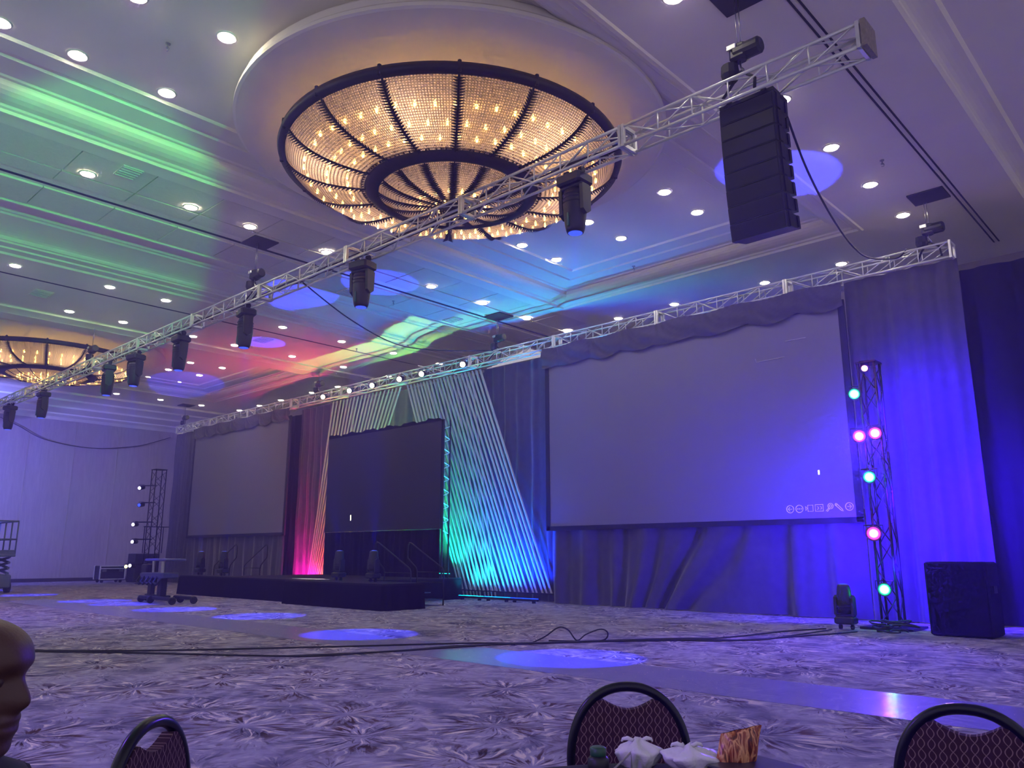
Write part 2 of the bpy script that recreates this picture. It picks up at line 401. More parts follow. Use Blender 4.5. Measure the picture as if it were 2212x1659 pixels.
# right-hand ceiling, cove, track band
quadz(-2.25, XR, YN, YF, 9.32)
sweep([(-2.25, 9.32), (-2.3, 9.26)] + [(-2.3 - 0.35 * math.sin(t * PI / 12), 9.26 - 0.12 * (1 - math.cos(t * PI / 12))) for t in range(1, 7)] + [(-2.7, 9.1), (-2.75, 9.1)], YN, YF)
quadz(AX1, -2.75, YN, YF, ZC)
for x0, x1 in ((AX0, AX1), (BX0, BX1)):
    coffer(x0, x1, -2.8, CY1, CO); quadz(x0, x1, CY1, YF, ZC); quadz(x0, x1, YN, -2.8, ZC)
quadz(-15.7, AX0, YN, YF, ZC); quadz(-19.3, -15.7, YN, YF, ZC + 0.05)
sweep([(-19.3, 9.15), (-19.3, 9.1), (-19.36, 9.1), (-19.36, 9.55), (-20.9, 9.55), (-20.95, 9.5), (-21.05, 9.5), (-21.08, 9.46), (-21.16, 9.46)]
      + [(-21.16 - 1.0 * math.sin(t * PI / 16), 9.46 - 0.2 * (1 - math.cos(t * PI / 16))) for t in range(1, 9)]
      + [(-22.2, 9.22), (-22.28, 9.22), (-22.3, 9.18), (-22.6, 9.18), (-22.62, 9.14), (-22.9, 9.13), (-22.94, 9.08), (-23.02, 9.08), (-23.05, 9.1)], YN, YF)
quadz(-24.54, -23.05, YN, YF, ZC); quadz(-24.64, -24.54, YN, YF, ZC + 0.05); quadz(-27.75, -24.64, YN, YF, ZC)
sweep([(-27.75, 9.1), (-27.8, 9.08), (-27.8, 9.03), (-28.05, 9.0), (-28.2, 8.97), (-28.25, 8.95), (-29.0, 8.95), (-29.0, 9.05), (BX1, 9.1)], YN, YF)
quadz(-41.2, BX0, YN, YF, ZC)
sweep([(-41.2, 9.1), (-41.25, 9.0), (-42.6, 8.98), (-42.65, 8.9)] + [(-42.65 - 1.2 * math.sin(t * PI / 12), 8.9 - 0.12 * (1 - math.cos(t * PI / 12))) for t in range(1, 7)] + [(-43.9, 8.74), (-45.6, 8.74), (-45.65, 8.68), (-46.2, 8.62), (-46.5, 8.5)], YN, YF)
ceiling = struct(cb.build('ceiling', CEIL))
struct(box_obj('light_block', (-21, 10.0, 10.0), (51, 26, 0.1), HATCH))  # unseen slab added to stop light leaking in from above
# tiles of the lowered band, each its own board
tile_me = MB().box((0, 0, 0), (1.14, 1.44, 0.05)).mesh('ceiling_tile', TILE)
tile_me2 = MB().box((0, 0, 0), (1.1, 1.44, 0.05)).mesh('ceiling_tile', TILE)
for k in range(17):
    y = -2.0 + 1.465 * k
    for x, me in ((-16.29, tile_me), (-17.2, None), (-18.6, tile_me)):
        if me is None:
            t = link('ceiling_tile', MB().box((0, 0, 0), (0.56, 1.44, 0.05)).mesh('ceiling_tile', TILE) if k == 0 else tile_s, ceiling); tile_s = t.data
        else: t = link('ceiling_tile', me, ceiling)
        t.location = (x, y, 9.135 + random.uniform(-0.006, 0.006))
box_obj('track_slot', (-17.84, 10, 9.155), (0.09, 25.8, 0.03), HATCH, ceiling)
for dx in (-0.055, 0.055): box_obj('track_rail', (-3.72 + dx, 9.48, 9.095), (0.032, 24.9, 0.012), HATCH, ceiling)
box_obj('track_slot', (-24.59, 10, 9.14), (0.1, 25.8, 0.02), HATCH, ceiling)
# round plaster discs the chandeliers hang from
for cx in (-10.3, -33.0):
    d = MB().lathe([(3.75, 9.6), (3.98, 9.35), (4.0, 9.22), (4.05, 9.16), (4.05, 9.1), (4.0, 9.085), (3.9, 9.085), (0.2, 9.10)], 96, (cx, 9.43, 0)).build('ceiling_disc', CEIL, ceiling, False)
# hatches for the hoist chains; dark panels paint the shade of open holes
HATCHES = [(-4.22, 9.22), (-17.37, 9.33), (-28.2, 9.3), (-4.2, 17.96), (-17.3, 17.97), (-29.0, 18.2), (-40.4, 18.2)]
for x, y in HATCHES:
    h = MB(); h.box((x, y, 9.085), (0.72, 0.66, 0.03)); o = h.build('access_hatch', HATCH, ceiling)
for x, y, sx, sy in ((-15.95, 5.55, 0.55, 0.4), (-18.9, 13.1, 0.6, 0.4), (-25.8, 6.9, 0.7, 0.5), (-25.7, 14.2, 0.7, 0.5), (-18.7, 17.2, 0.6, 0.4)):
    v = MB().box((x, y, 9.09), (sx, sy, 0.025))
    for k in range(5): v.box((x - sx / 2 + sx * (k + 0.5) / 5, y, 9.07), (0.02, sy * 0.92, 0.02))
    v.build('air_grille', TRIM, ceiling)
# walls
wl = MB(); wl.box((-46.6, 8.5, 4.55), (0.2, 30, 9.1)); wall_left = struct(wl.build('wall_left', WALLF))
for k in range(12):
    box_obj('panel_seam', (-46.495, -3 + 2.25 * k, 4.2), (0.012, 0.03, 8.4), mat('seam', '#9d918c', 0.9), wall_left)
struct(box_obj('wall_back', (-19.5, 23.2, 4.55), (54, 0.2, 9.1), WALLF))
struct(box_obj('baseboard_left', (-46.47, 8.5, 0.09), (0.06, 29.2, 0.18), mat('baseboard_dark', '#3a3038', 0.6)))

# ================================================================== TRUSSES
def truss(name, label, x_right, x_left, yf, zt, s, L, n_single):
    """box truss along X: sections bolted together, each with four chords, end frames and lattice braces"""
    root = thing(name, label, 'truss', ((x_right + x_left) / 2, yf + s / 2, zt - s / 2))
    ox = root.location.x; n = int(round((x_right - x_left) / L)); L = (x_right - x_left) / n
    h = s / 2; rc, rb = 0.026, 0.0135
    ch = MB().tube((-L / 2, 0, 0), (L / 2, 0, 0), rc, 8).mesh('chord', ALU, True)
    fr = MB()
    for a, c in (((-h, -h), (h, -h)), ((h, -h), (h, h)), ((h, h), (-h, h)), ((-h, h), (-h, -h))):
        fr.box((0, (a[0] + c[0]) / 2, (a[1] + c[1]) / 2), (0.045, abs(a[0] - c[0]) + 0.06, abs(a[1] - c[1]) + 0.06))
    fr = fr.mesh('end_frame', ALU)
    nb = 6; step = (L - 0.16) / nb; x0 = -L / 2 + 0.08
    specs = []
    for k in range(nb):
        xa, xb = x0 + k * step, x0 + (k + 1) * step
        for y in (-h, h):
            specs.append(((xa, y, -h if k % 2 else h), (xb, y, h if k % 2 else -h)) if k % 3 != 1 else ((xa, y, -h), (xb, y, h)))
            if k: specs.append(((xa, y, -h), (xa, y, h)))
        for z in (-h, h):
            specs.append(((xa, -h if k % 2 else h, z), (xb, h if k % 2 else -h, z)))
    for i in range(n):
        sec = bpy.data.objects.new('truss_section', None); COL.objects.link(sec); sec.parent = root
        sec.location = (x_right - L * (i + 0.5) - ox, 0, 0)
        for y in (-h, h):
            for z in (-h, h): link('chord', ch, sec, (0, y, z))
        for x in (-L / 2 + 0.03, L / 2 - 0.03): link('end_frame', fr, sec, (x, 0, 0))
        if i < n_single:
            for q, (a, c) in enumerate(specs):
                key = ('brace', name, q)
                if key not in CACHE: CACHE[key] = MB().tube(a, c, rb, 6).mesh('brace', ALU, True)
                link('brace', CACHE[key], sec)
        else:
            key = ('lattice', name)
            if key not in CACHE:
                m = MB()
                for a, c in specs: m.tube(a, c, rb, 6)
                CACHE[key] = m.mesh('brace_lattice', ALU, True)
            o = link('brace_lattice', CACHE[key], sec); o['kind'] = 'stuff'
    return root
CACHE = {}
FY, FZ, RY, RZ = 9.13, 7.78, 18.06, 7.99
ft = truss('lighting_truss', 'silver box truss hanging across the room in front of the chandeliers', -2.66, -45.2, FY, FZ, 0.31, 3.545, 8)
rt = truss('drape_truss', 'silver box truss above the projection screens carrying the drapes', -3.9, -41.0, RY, RZ, 0.34, 3.71, 8)
# wrapped end of the near truss
box_obj('end_wrap', (-2.62 - ft.location.x, 0, 0), (0.06, 0.37, 0.37), mat('wrapped_end', '#8b7f78', 0.7, var=0.2, vscale=20), ft)
# cable loom lying inside the near truss
m = MB()
for k in range(4):
    pts = [(-6.3 - 0.6 * i, FY + 0.08 + 0.03 * k + 0.03 * math.sin(i * 1.3 + k), FZ - 0.25 + 0.05 * math.sin(i * 0.9 + 2 * k) + 0.02 * k) for i in range(62)]
    m.path(pts, 0.014, 5)
tag(m.build('cable_loom', CABLE, None, True), 'bundle of black cables lying inside the near box truss', 'cable')

# ================================================================== HOISTS
def hoist(x, y, ztop, label):
    r = thing('chain_hoist', label, 'hoist', (x, y, ztop + 0.06), 0, 'chain hoists')
    c = MB(); H_ = 9.09 - ztop - 0.06
    for dx in (-0.025, 0.025): c.tube((dx, 0, 0.5), (dx, 0, H_), 0.007, 5)
    c.build('chain', CHROME, r, True)
    bd = MB(); bd.rbox((0, 0, 0.38), (0.26, 0.2, 0.26), 0.04)
    Mx = Matrix.Rotation(PI / 2, 3, 'Y'); bd.lathe([(0.09, -0.2), (0.12, -0.17), (0.12, 0.17), (0.09, 0.2)], 14, (0.12, 0, 0.38), Mx)
    bd.build('motor_body', BLACK, r)
    MB().rbox((-0.07, -0.11, 0.45), (0.14, 0.02, 0.08), 0.008).build('name_plate', ALU, r)
    MB().lathe([(0.1, 0.02), (0.13, 0.1), (0.12, 0.24), (0.05, 0.26)], 10, (-0.16, 0, 0)).build('chain_bag', RUBBER, r)
    hk = MB(); hk.path([(0, 0, 0.27), (0, 0, 0.16), (0.04, 0, 0.11), (0.03, 0, 0.05), (-0.03, 0, 0.06)], 0.014, 6); hk.build('hook', CHROME, r, True)
    sl = MB()
    for sx in (-1, 1): sl.path([(0, 0, 0.1), (sx * 0.18, 0.03, -0.06), (sx * 0.24, -0.14, -0.32)], 0.022, 6)
    sl.build('sling', RUBBER, r, True)
    return r
for (x, lab) in ((-4.3, 'black chain hoist directly above the hanging black speaker column'), (-17.4, 'black chain hoist on the near truss below the green-lit ceiling'), (-28.2, 'black chain hoist on the near truss in front of the far chandelier')):
    hoist(x, FY + 0.155, FZ, lab)
for (x, lab) in ((-4.35, 'black chain hoist at the right end of the rear drape truss'), (-17.6, 'black chain hoist on the rear truss above the blue drape'), (-28.1, 'black chain hoist on the rear truss above the pink-lit drape'), (-40.5, 'black chain hoist at the far left end of the rear truss')):
    hoist(x, RY + 0.17, RZ, lab)

# ================================================================== MOVING HEADS
def moving_head(loc, label, group, up=False, lens=LENSB, beam=None, rz=0.0, scale=1.0, power=3500, angle=19):
    key = 'mh'
    if key not in CACHE:
        base = MB().rbox((0, 0, -0.14), (0.42, 0.34, 0.16), 0.03)
        clamp = MB().box((0, 0, -0.045), (0.05, 0.07, 0.05)).lathe([(0.05, -0.03), (0.05, 0.03)], 10, (0, 0, 0.0), Matrix.Rotation(PI / 2, 3, 'Y'))
        yoke = MB().rbox((0, 0, -0.245), (0.40, 0.2, 0.06), 0.02)
        for sx in (-1, 1):
            yoke.prism([(-0.1, -0.26), (0.1, -0.26), (0.085, -0.62), (0.0, -0.68), (-0.085, -0.62)], sx * 0.185 - 0.028, sx * 0.185 + 0.028, 'X')
        head = MB().lathe([(0.10, -0.28), (0.15, -0.30), (0.165, -0.42), (0.165, -0.6), (0.15, -0.74), (0.135, -0.86), (0.115, -0.91), (0.105, -0.91)], 18)
        fins = MB()
        for z in (-0.36, -0.42, -0.48): fins.lathe([(0.168, z - 0.012), (0.174, z), (0.168, z + 0.012)], 18, cap=False)
        lensm = MB().lathe([(0.1, -0.915), (0.07, -0.925), (0.0005, -0.93)], 18)
        wind = MB().prism([(-0.012, -0.66), (0.012, -0.66), (0.012, -0.85), (-0.012, -0.85)], -0.168, -0.128, 'Y')
        CACHE[key] = [('base', base.mesh('base', BLACK)), ('clamp', clamp.mesh('clamp', DARK)), ('yoke', yoke.mesh('yoke', BLACK)), ('head', head.mesh('head', BLACK, True)), ('cooling_fins', fins.mesh('cooling_fins', DARK)), ('lens', lensm.mesh('lens', lens)), ('status_strip', wind.mesh('status_strip', mat('strip_teal', '#2a5a5e', 0.3)))]  # status strip is plain teal
    r = thing('moving_head_light', label, 'stage light', loc, 0, group, rot=((PI, 0, rz) if up else (0, 0, rz)))
    r.scale = (scale,) * 3
    for nm, me in CACHE[key]:
        if nm == 'clamp':
            for sx in (-0.13, 0.13): link(nm, me, r, (sx, 0, 0))
        else: link(nm, me, r)
    z = loc[2] + (0.98 if up else -0.98) * scale
    if beam is not None:
        lamp('beam', 'SPOT', (loc[0], loc[1], z), BLUE, power, aim=beam, size=0.05, angle=angle, blend=0.08)
    return r
MHX = [-7.25, -12.9, -17.7, -21.3, -24.35, -26.45, -32.75, -36.85]
FLOORP = [(-7.2, 8.95), (-12.05, 8.95), (-17.2, 9.9), (-20.9, 9.6), (-24.2, 9.7), (-26.4, 9.6), (-32.0, 9.3), (-37, 9.2)]
for i, x in enumerate(MHX):
    ords = ['nearest', 'second', 'third', 'fourth', 'fifth', 'sixth', 'seventh', 'farthest']
    moving_head((x, FY + 0.155, FZ - 0.33), '%s black moving head light hanging under the near silver truss' % ords[i], 'moving heads on the near truss', False, beam=(FLOORP[i][0], FLOORP[i][1], 0), rz=0.25 * math.sin(i * 2.1), scale=1.15, power=5500)

# ================================================================== SPEAKER ARRAY
arr = thing('line_array_speaker', 'curved column of black loudspeakers hanging from the near truss', 'speaker', (-4.22, 9.42, 7.42))
MB().box((0, 0, 0.02), (0.78, 0.45, 0.05)).box((-0.25, 0, 0.06), (0.05, 0.5, 0.06)).box((0.25, 0, 0.06), (0.05, 0.5, 0.06)).build('rigging_frame', DARK, arr)
z = -0.02; tilt = 0.0; y = 0.0
for k in range(8):
    h = 0.228; tilt = math.radians(1.0 + 1.2 * k)
    Mx = Matrix.Rotation(tilt, 3, 'X')
    g = MB(); g.prism([(-0.23, 0.5 * h), (-0.23, -0.5 * h), (0.2, -0.36 * h), (0.2, 0.36 * h)], -0.39, 0.39, 'X')
    g.v = [tuple(Mx @ Vector(p) + Vector((0, y, z - h / 2))) for p in g.v]
    cab = g.build('speaker_cabinet', BLACK, arr)
    gr = MB().box((0, -0.235, 0), (0.74, 0.012, h * 0.88)); gr.v = [tuple(Mx @ Vector(p) + Vector((0, y, z - h / 2))) for p in gr.v]
    gr.build('front_grille', mat('speaker_grille', '#1f1b24', 0.7, bump=0.4, bscale=200), cab)
    for sx in (-1, 1):
        for (yy, wy, hz) in ((-0.12, 0.1, 0.9), (0.12, 0.06, 0.7)):
            hw = MB().box((sx * 0.4, yy, 0), (0.02, wy, h * hz)); hw.v = [tuple(Mx @ Vector(p) + Vector((0, y, z - h / 2))) for p in hw.v]
            hw.build('rigging_link', DARK, cab)
    z -= h + 0.004; y += math.sin(tilt) * h * 0.9

# ================================================================== CHANDELIERS
def bowl_r(prof, t):
    n = len(prof) - 1; f = t * n; i = min(int(f), n - 1); f -= i
    return prof[i][0] + (prof[i + 1][0] - prof[i][0]) * f, prof[i][1] + (prof[i + 1][1] - prof[i][1]) * f
def smooth_prof(pts, n=14):
    out = []
    for i in range(n + 1):
        t = i / n; a = (1 - t) ** 2; bb = 2 * t * (1 - t); c = t * t
        out.append((a * pts[0][0] + bb * pts[1][0] + c * pts[2][0], a * pts[0][1] + bb * pts[1][1] + c * pts[2][1]))
    return out
OUT = smooth_prof([(3.12, 8.66), (2.85, 8.17), (1.62, 8.14)]); INN = smooth_prof([(1.40, 8.10), (1.05, 7.80), (0.04, 7.86)])
def chandelier(cx, label, far):
    r = thing('chandelier', label, 'chandelier', (cx, 9.4, 8.7)); Z0 = 8.7; NR = 16; off = math.radians(-42.9 - 90 + 2.0)
    def P(rad, a, z): return (rad * math.cos(a), rad * math.sin(a), z - Z0)
    rim = MB().lathe([(3.08, -0.08), (3.22, -0.08), (3.24, -0.02), (3.22, 0.06), (3.1, 0.06), (3.08, -0.08)], 96, cap=False)
    rim.build('rim', BRONZE, r, True)
    MB().lathe([(1.38, 8.06 - Z0), (1.46, 8.03 - Z0), (1.6, 8.08 - Z0), (1.66, 8.16 - Z0), (1.62, 8.22 - Z0), (1.42, 8.2 - Z0), (1.38, 8.06 - Z0)], 72, cap=False).build('inner_ring', BRONZE, r, True)
    # leaf cresting on the inner ring
    lf = MB()
    for k in range(110):
        a = 2 * PI * k / 110 + random.uniform(-0.01, 0.01); rr = 1.66; dz = random.uniform(-0.02, 0.03)
        p0 = Vector(P(rr - 0.03, a - 0.02, 8.17)); p1 = Vector(P(rr - 0.03, a + 0.02, 8.17)); p2 = Vector(P(rr + 0.09, a + random.uniform(-.02, .02), 8.2 + dz)); p3 = Vector(P(rr + 0.03, a, 8.11))
        lf.add([p0, p1, p2, p3], [(0, 1, 2), (0, 2, 3), (1, 3, 2), (0, 3, 1)])
    o = lf.build('leaf_cresting', BRONZE, r); o['kind'] = 'stuff'
    for nm, prof, n_, us, vs in (('outer', OUT, 16, 24, 30), ('inner', INN, 16, 14, 22)):
        m = len(prof)
        for k in range(n_):
            a0 = off + 2 * PI * k / n_; a1 = off + 2 * PI * (k + 1) / n_
            g = MB(); nu = 6
            def fn(u, v):
                rad, z = bowl_r(prof, v); a = a0 + (a1 - a0) * u
                return P(rad - 0.03 * math.sin(PI * u) * 0, a, z)
            g.grid(nu, m - 1, fn); g.uv = [((i / nu) * us, (j / (m - 1)) * vs) for j in range(m) for i in range(nu + 1)]
            g.build('crystal_panel', CRYSTAL, r, True)
            rb = MB(); a = a0
            rb.path([P(rad, a, z - 0.015) for rad, z in prof[::1]], 0.019 if nm == 'outer' else 0.014, 6)
            if not far or nm == 'outer':
                for q in range(1, m - 1):
                    for f in (0.0, 0.5):
                        rad, z = bowl_r(prof, min(1, (q + f) / (m - 1)))
                        for sgn in (-1, 1):
                            w = 0.14 / max(rad, 0.3)
                            c0 = Vector(P(rad, a, z - 0.03)); tip = Vector(P(rad + 0.075, a + sgn * w * 0.8, z - 0.045)); c1 = Vector(P(rad - 0.06, a, z - 0.02)); c2 = Vector(P(rad, a, z + 0.0))
                            rb.add([c0, tip, c1, c2], [(0, 1, 2), (0, 3, 1), (1, 3, 2), (0, 2, 3)])
            rb.build('rib', BRONZE, r)
    for k in range(16):     # rib caps on the rim
        a = off + 2 * PI * k / 16; MB().rbox(P(3.2, a, Z0 + 0.0), (0.07, 0.06, 0.2), 0.015, a).build('rim_boss', BRONZE, r)
    bulb = MB().lathe([(0.012, -0.05), (0.022, -0.03), (0.026, 0.0), (0.02, 0.03), (0.003, 0.065)], 8).mesh('candle_bulb', BULB, True)
    nring = ((2.72, 52, 8.41), (2.32, 46, 8.30), (1.98, 40, 8.24), (0.62, 16, 7.93), (0.34, 10, 7.91)) if not far else ((2.7, 44, 8.41), (2.3, 36, 8.31), (1.95, 30, 8.25), (0.95, 26, 7.99), (0.6, 18, 7.93), (0.3, 10, 7.91))
    for ri, (rad, n_, z) in enumerate(nring):
        for k in range(n_):
            a = 2 * PI * (k + 0.3 * ri) / n_; rr = rad + random.uniform(-0.03, 0.03)
            o = link('candle_bulb', bulb, r, P(rr, a, z - 0.045)); o.rotation_euler = (0, 0, 0)
    st = MB()
    for k in range(8):
        a = off + 2 * PI * k / 8; st.tube(P(1.5, a, 9.08), P(1.5, a, 8.2), 0.012, 5)
    st.build('suspension_rods', BRONZE, r)
    MB().lathe([(0.01, 7.80 - Z0), (0.05, 7.83 - Z0), (0.035, 7.87 - Z0), (0.06, 7.9 - Z0)], 12).build('finial', BRONZE, r, True)
    # the light of the candle bulbs behind the crystal
    for k in range(6):
        a = 2 * PI * k / 6; lamp('chandelier_glow', 'SPOT', (cx + 2.3 * math.cos(a), 9.4 + 2.3 * math.sin(a), 8.8), (1.0, 0.74, 0.60), 42, aim=(cx + 2.35 * math.cos(a), 9.4 + 2.35 * math.sin(a), 8.0), size=0.25, angle=165, blend=0.6)
    lamp('chandelier_glow', 'SPOT', (cx, 9.4, 8.6), (1.0, 0.74, 0.60), 45, aim=(cx, 9.4, 8.0), size=0.25, angle=150, blend=0.6)
    lamp('chandelier_glow', 'POINT', (cx, 9.4, 8.7), (1.0, 0.66, 0.48), 4, size=0.4)
    return r
chandelier(-10.3, 'large round crystal chandelier hanging in the middle of the near ceiling bay', False)
chandelier(-33.0, 'round crystal chandelier in the far ceiling bay at the left edge', True)

# ================================================================== DOWNLIGHTS
ROWS = {
 'row beside right ceiling track': (9.1, [(-4.93, 8.66), (-4.93, 12.17), (-4.94, 14.39), (-4.94, 16.52), (-4.93, 18.63)]),
 'chandelier bay column nearest hanging speaker': (9.47, [(-8.74, 14.51), (-8.75, 15.98), (-8.75, 17.2)]),
 'chandelier bay middle column near stage': (9.47, [(-11.03, 14.64), (-11.02, 16.04), (-11.03, 17.2)]),
 'chandelier bay column nearest tiled band': (9.47, [(-13.23, 14.63), (-13.23, 16.06), (-13.25, 17.2)]),
 'inner column at top left corner': (9.47, [(-10.98, 3.66), (-10.89, 5.03)]),
 'outer column at top left corner': (9.47, [(-13.12, 2.46), (-13.13, 3.58), (-13.13, 5.06)]),
 'row along the tiled ceiling band': (9.1, [(-16.63, 5.0), (-16.62, 7.19), (-16.63, 8.65), (-16.66, 10.85), (-16.69, 14.48), (-16.69, 16.62), (-16.77, 18.77), (-16.75, 20.9)]),
 'row behind truss above right screen': (9.1, [(-14.53, 20.85), (-12.36, 20.8), (-9.37, 20.84), (-7.17, 20.81)]),
 'row next to wide green cornice': (9.1, [(-23.71, 5.63), (-23.65, 8.07), (-23.69, 9.74), (-23.65, 13.79), (-23.72, 16.28), (-23.67, 18.66), (-23.66, 21.06)]),
 'row next to far chandelier bay': (9.1, [(-27.1, 8.11), (-27.07, 9.78), (-27.07, 12.22), (-27.1, 13.85), (-27.02, 16.25), (-27.04, 18.7), (-27.05, 21.09)]),
 'row behind truss above left screen': (9.1, [(-30.57, 20.89), (-32.67, 20.86), (-35.46, 20.84), (-37.65, 20.89), (-39.7, 20.85)]),
 'far bay column nearest red cornice': (9.47, [(-32.5, 14.66), (-32.41, 16.06), (-32.44, 17.3)]),
 'far bay middle column beyond chandelier': (9.47, [(-34.5, 14.6), (-34.56, 16.06), (-34.67, 17.3)]),
 'far bay column nearest left wall': (9.47, [(-36.7, 14.6), (-36.73, 16.08), (-36.74, 17.3)]),
 'last row before the left wall': (9.1, [(-39.89, 14.46), (-39.83, 16.6), (-39.78, 18.73)]),
}
ring_me = MB().lathe([(0.125, -0.004), (0.128, -0.02), (0.16, -0.02), (0.172, -0.004)], 24, cap=False).mesh('trim_ring', TRIM, True)
lens_me = MB().lathe([(0.128, -0.004), (0.12, -0.028), (0.05, -0.04)], 12).mesh('lens', LIGHTW)
for where, (z, pts) in ROWS.items():
    for i, (x, y) in enumerate(pts):
        end = 'left' if 'above right' in where else ('right' if 'above left' in where else 'near end')
        r = thing('recessed_downlight', '%s round downlight from the %s, %s' % (ORD[i], end, where), 'ceiling light', (x, y, z), 0, 'recessed ceiling downlights')
        link('trim_ring', ring_me, r); link('lens', lens_me, r)
# small fittings on the ceiling
def sprinkler(x, y, z, lab):
    m = MB(); m.lathe([(0.045, 0.0), (0.04, -0.015), (0.012, -0.02), (0.012, -0.07), (0.03, -0.075), (0.03, -0.085)], 10, (0, 0, 0)); m.path([(0, 0, -0.08), (0.035, 0, -0.1), (0.02, 0, -0.14), (-0.02, 0, -0.13)], 0.008, 5)
    o = m.build('ceiling_hook', CHROME, None, True); o.location = (x, y, z); tag(o, lab, 'hook', 'ceiling hooks')
for x, y, z, lab in ((-11.7, 4.45, 9.44, 'small metal hook on the ceiling between the top left downlights'), (-4.4, 15.6, 9.1, 'small dark hook on the ceiling above the blue light patch'), (-11.7, 17.6, 9.3, 'small hook on the cornice behind the moving head'),
        (-18.6, 14.6, 9.1, 'small hook on the blue-lit tiled band'), (-22.6, 11.8, 9.1, 'small hook on the cornice end above the near truss'), (-24.2, 17.3, 9.1, 'small hook on the ceiling above the red fittings')):
    sprinkler(x, y, z, lab)

# ================================================================== DRAPES
def drape(name, label, x0, x1, z0, z1, y, m, cat='curtain', folds=2.2, amp=0.07, seed=0, group=None, fn=None, nz=14, flare=0.0, per=34):
    nx = max(24, int(abs(x1 - x0) * per)); rnd = random.Random(seed); ph = [rnd.uniform(0, 6.28) for _ in range(6)]
    g = MB()
    def f(u, v):
        x = x0 + (x1 - x0) * u; z = z0 + (z1 - z0) * v
        w = x + 0.12 * math.sin(1.1 * x + ph[0]) + (fn(u, v) if fn else 0)
        a = amp * (0.55 + 0.45 * (1 - v))
        yy = a * (0.6 * math.sin(2 * PI * folds * w + ph[1]) + 0.45 * math.sin(2 * PI * folds * 0.43 * w + ph[2]) + 0.28 * math.sin(2 * PI * folds * 1.9 * w + ph[3]))
        yy += 0.02 * math.sin(2.3 * z + ph[4] + 3 * x)
        return (x - (x0 + x1) / 2 + flare * (1 - v) ** 2 * (u), yy, z - z0)
    g.grid(nx, nz, f)
    o = g.build(name, m, None, True); o.location = ((x0 + x1) / 2, y, z0)
    return tag(o, label, cat, group)
drape('tall_drape', 'grey drape hanging at the right end of the rear truss', -6.28, -3.86, 0.02, 7.64, 18.2, DRAPE, seed=1, folds=2.0, amp=0.09)
drape('dark_side_drape', 'dark drape beyond the truss at the right edge of the picture', -4.1, 4.4, 0.02, 7.42, 18.5, BLACKDRAPE, seed=2, folds=1.6, amp=0.09, per=20)
drape('tall_drape', 'tall blue-lit drape between the striped panels and right screen', -18.7, -15.42, 0.02, 7.62, 18.75, DRAPE, seed=3, folds=1.7, amp=0.08)
drape('tall_drape', 'tall drape lit pink at its foot beside the left screen', -30.05, -26.4, 0.02, 7.62, 18.75, DRAPE, seed=4, folds=2.0, amp=0.07)
drape('masking_drape', 'added black drape filling the dark gap beside the left screen', -32.2, -29.75, 0.02, 7.5, 18.95, BLACKDRAPE, seed=9, folds=2.0, amp=0.05)  # sheet added to keep the gap beside the screen dark
drape('backdrop_drape', 'plain dark drape behind the white striped fabric panels', -26.5, -18.6, 0.02, 7.6, 18.95, DRAPE, seed=5, folds=1.6, amp=0.05)
drape('tall_drape', 'tall grey drape at the left end of the rear truss', -41.2, -38.75, 0.02, 7.6, 18.2, DRAPE, seed=6, folds=2.2, amp=0.09)
def diag(u, v):
    g = math.exp(-((u - 0.50 - 0.12 * v) / 0.16) ** 2)
    return 1.5 * g * (1 - v) ** 1.3
drape('screen_skirt', 'grey skirt drape with a swept diagonal fold below the right screen', -15.25, -6.3, 0.02, 2.12, 18.16, DRAPE, seed=7, folds=0.95, amp=0.17, fn=diag, nz=22, per=26)
drape('screen_skirt', 'grey skirt drape below the left screen behind the stage', -38.7, -29.95, 0.02, 2.2, 18.15, DRAPE, seed=8, folds=1.4, amp=0.06, nz=10, per=22)
def val(u, v): return 0.08 * math.sin(9 * v + 30 * u)
def valance(label, x0, x1, z0, z1, y, seed):
    n = int((x1 - x0) * 22); rnd = random.Random(seed); sw = 1.25; g = MB()
    def f(u, v):
        x = x0 + (x1 - x0) * u; c = (x / sw + 0.13 * math.sin(x)) % 1.0; sag = 0.10 * 4 * c * (1 - c) * (1 - v) + 0.03 * math.sin(3.7 * x)
        yy = -0.07 * math.sin(PI * (1 - v)) * (0.5 + 0.5 * math.sin(2 * PI * x / sw + 6 * v)) + 0.02 * math.sin(40 * v * c + 5 * x)
        return (x - (x0 + x1) / 2, yy, (z1 - z0) * v - sag + 0.05)
    g.grid(n, 10, f); o = g.build('valance', DRAPE, None, True); o.location = ((x0 + x1) / 2, y, z0); tag(o, label, 'valance')
valance('gathered grey valance along the top of the right screen', -15.45, -6.25, 7.02, 7.58, 17.98, 1)
valance('gathered grey valance along the top of the left screen', -38.8, -29.8, 7.1, 7.58, 17.98, 2)

# ================================================================== SCREENS
def screen(label, x0, x1, z0, z1, y):
    r = thing('projection_screen', label, 'screen', ((x0 + x1) / 2, y, z0)); w = x1 - x0; h = z1 - z0
    MB().box((0, 0, h / 2), (w, 0.02, h)).build('screen_fabric', SCREEN, r)
    for nm, c, d in (('frame_bar', (0, 0.01, -0.06), (w + 0.3, 0.06, 0.13)), ('frame_bar', (0, 0.01, h + 0.06), (w + 0.3, 0.06, 0.13)), ('frame_post', (-w / 2 - 0.08, 0.01, h / 2), (0.15, 0.06, h + 0.2)), ('frame_post', (w / 2 + 0.08, 0.01, h / 2), (0.15, 0.06, h + 0.2))):
        box_obj(nm, c, d, FRAME, r)
    return r
rs = screen('large blank projection screen on the right with small slideshow icons', -15.22, -6.4, 2.2, 7.08, 18.06)
ls = screen('large blank projection screen on the left beside the pink-lit drape', -38.62, -29.95, 2.3, 7.15, 18.06)
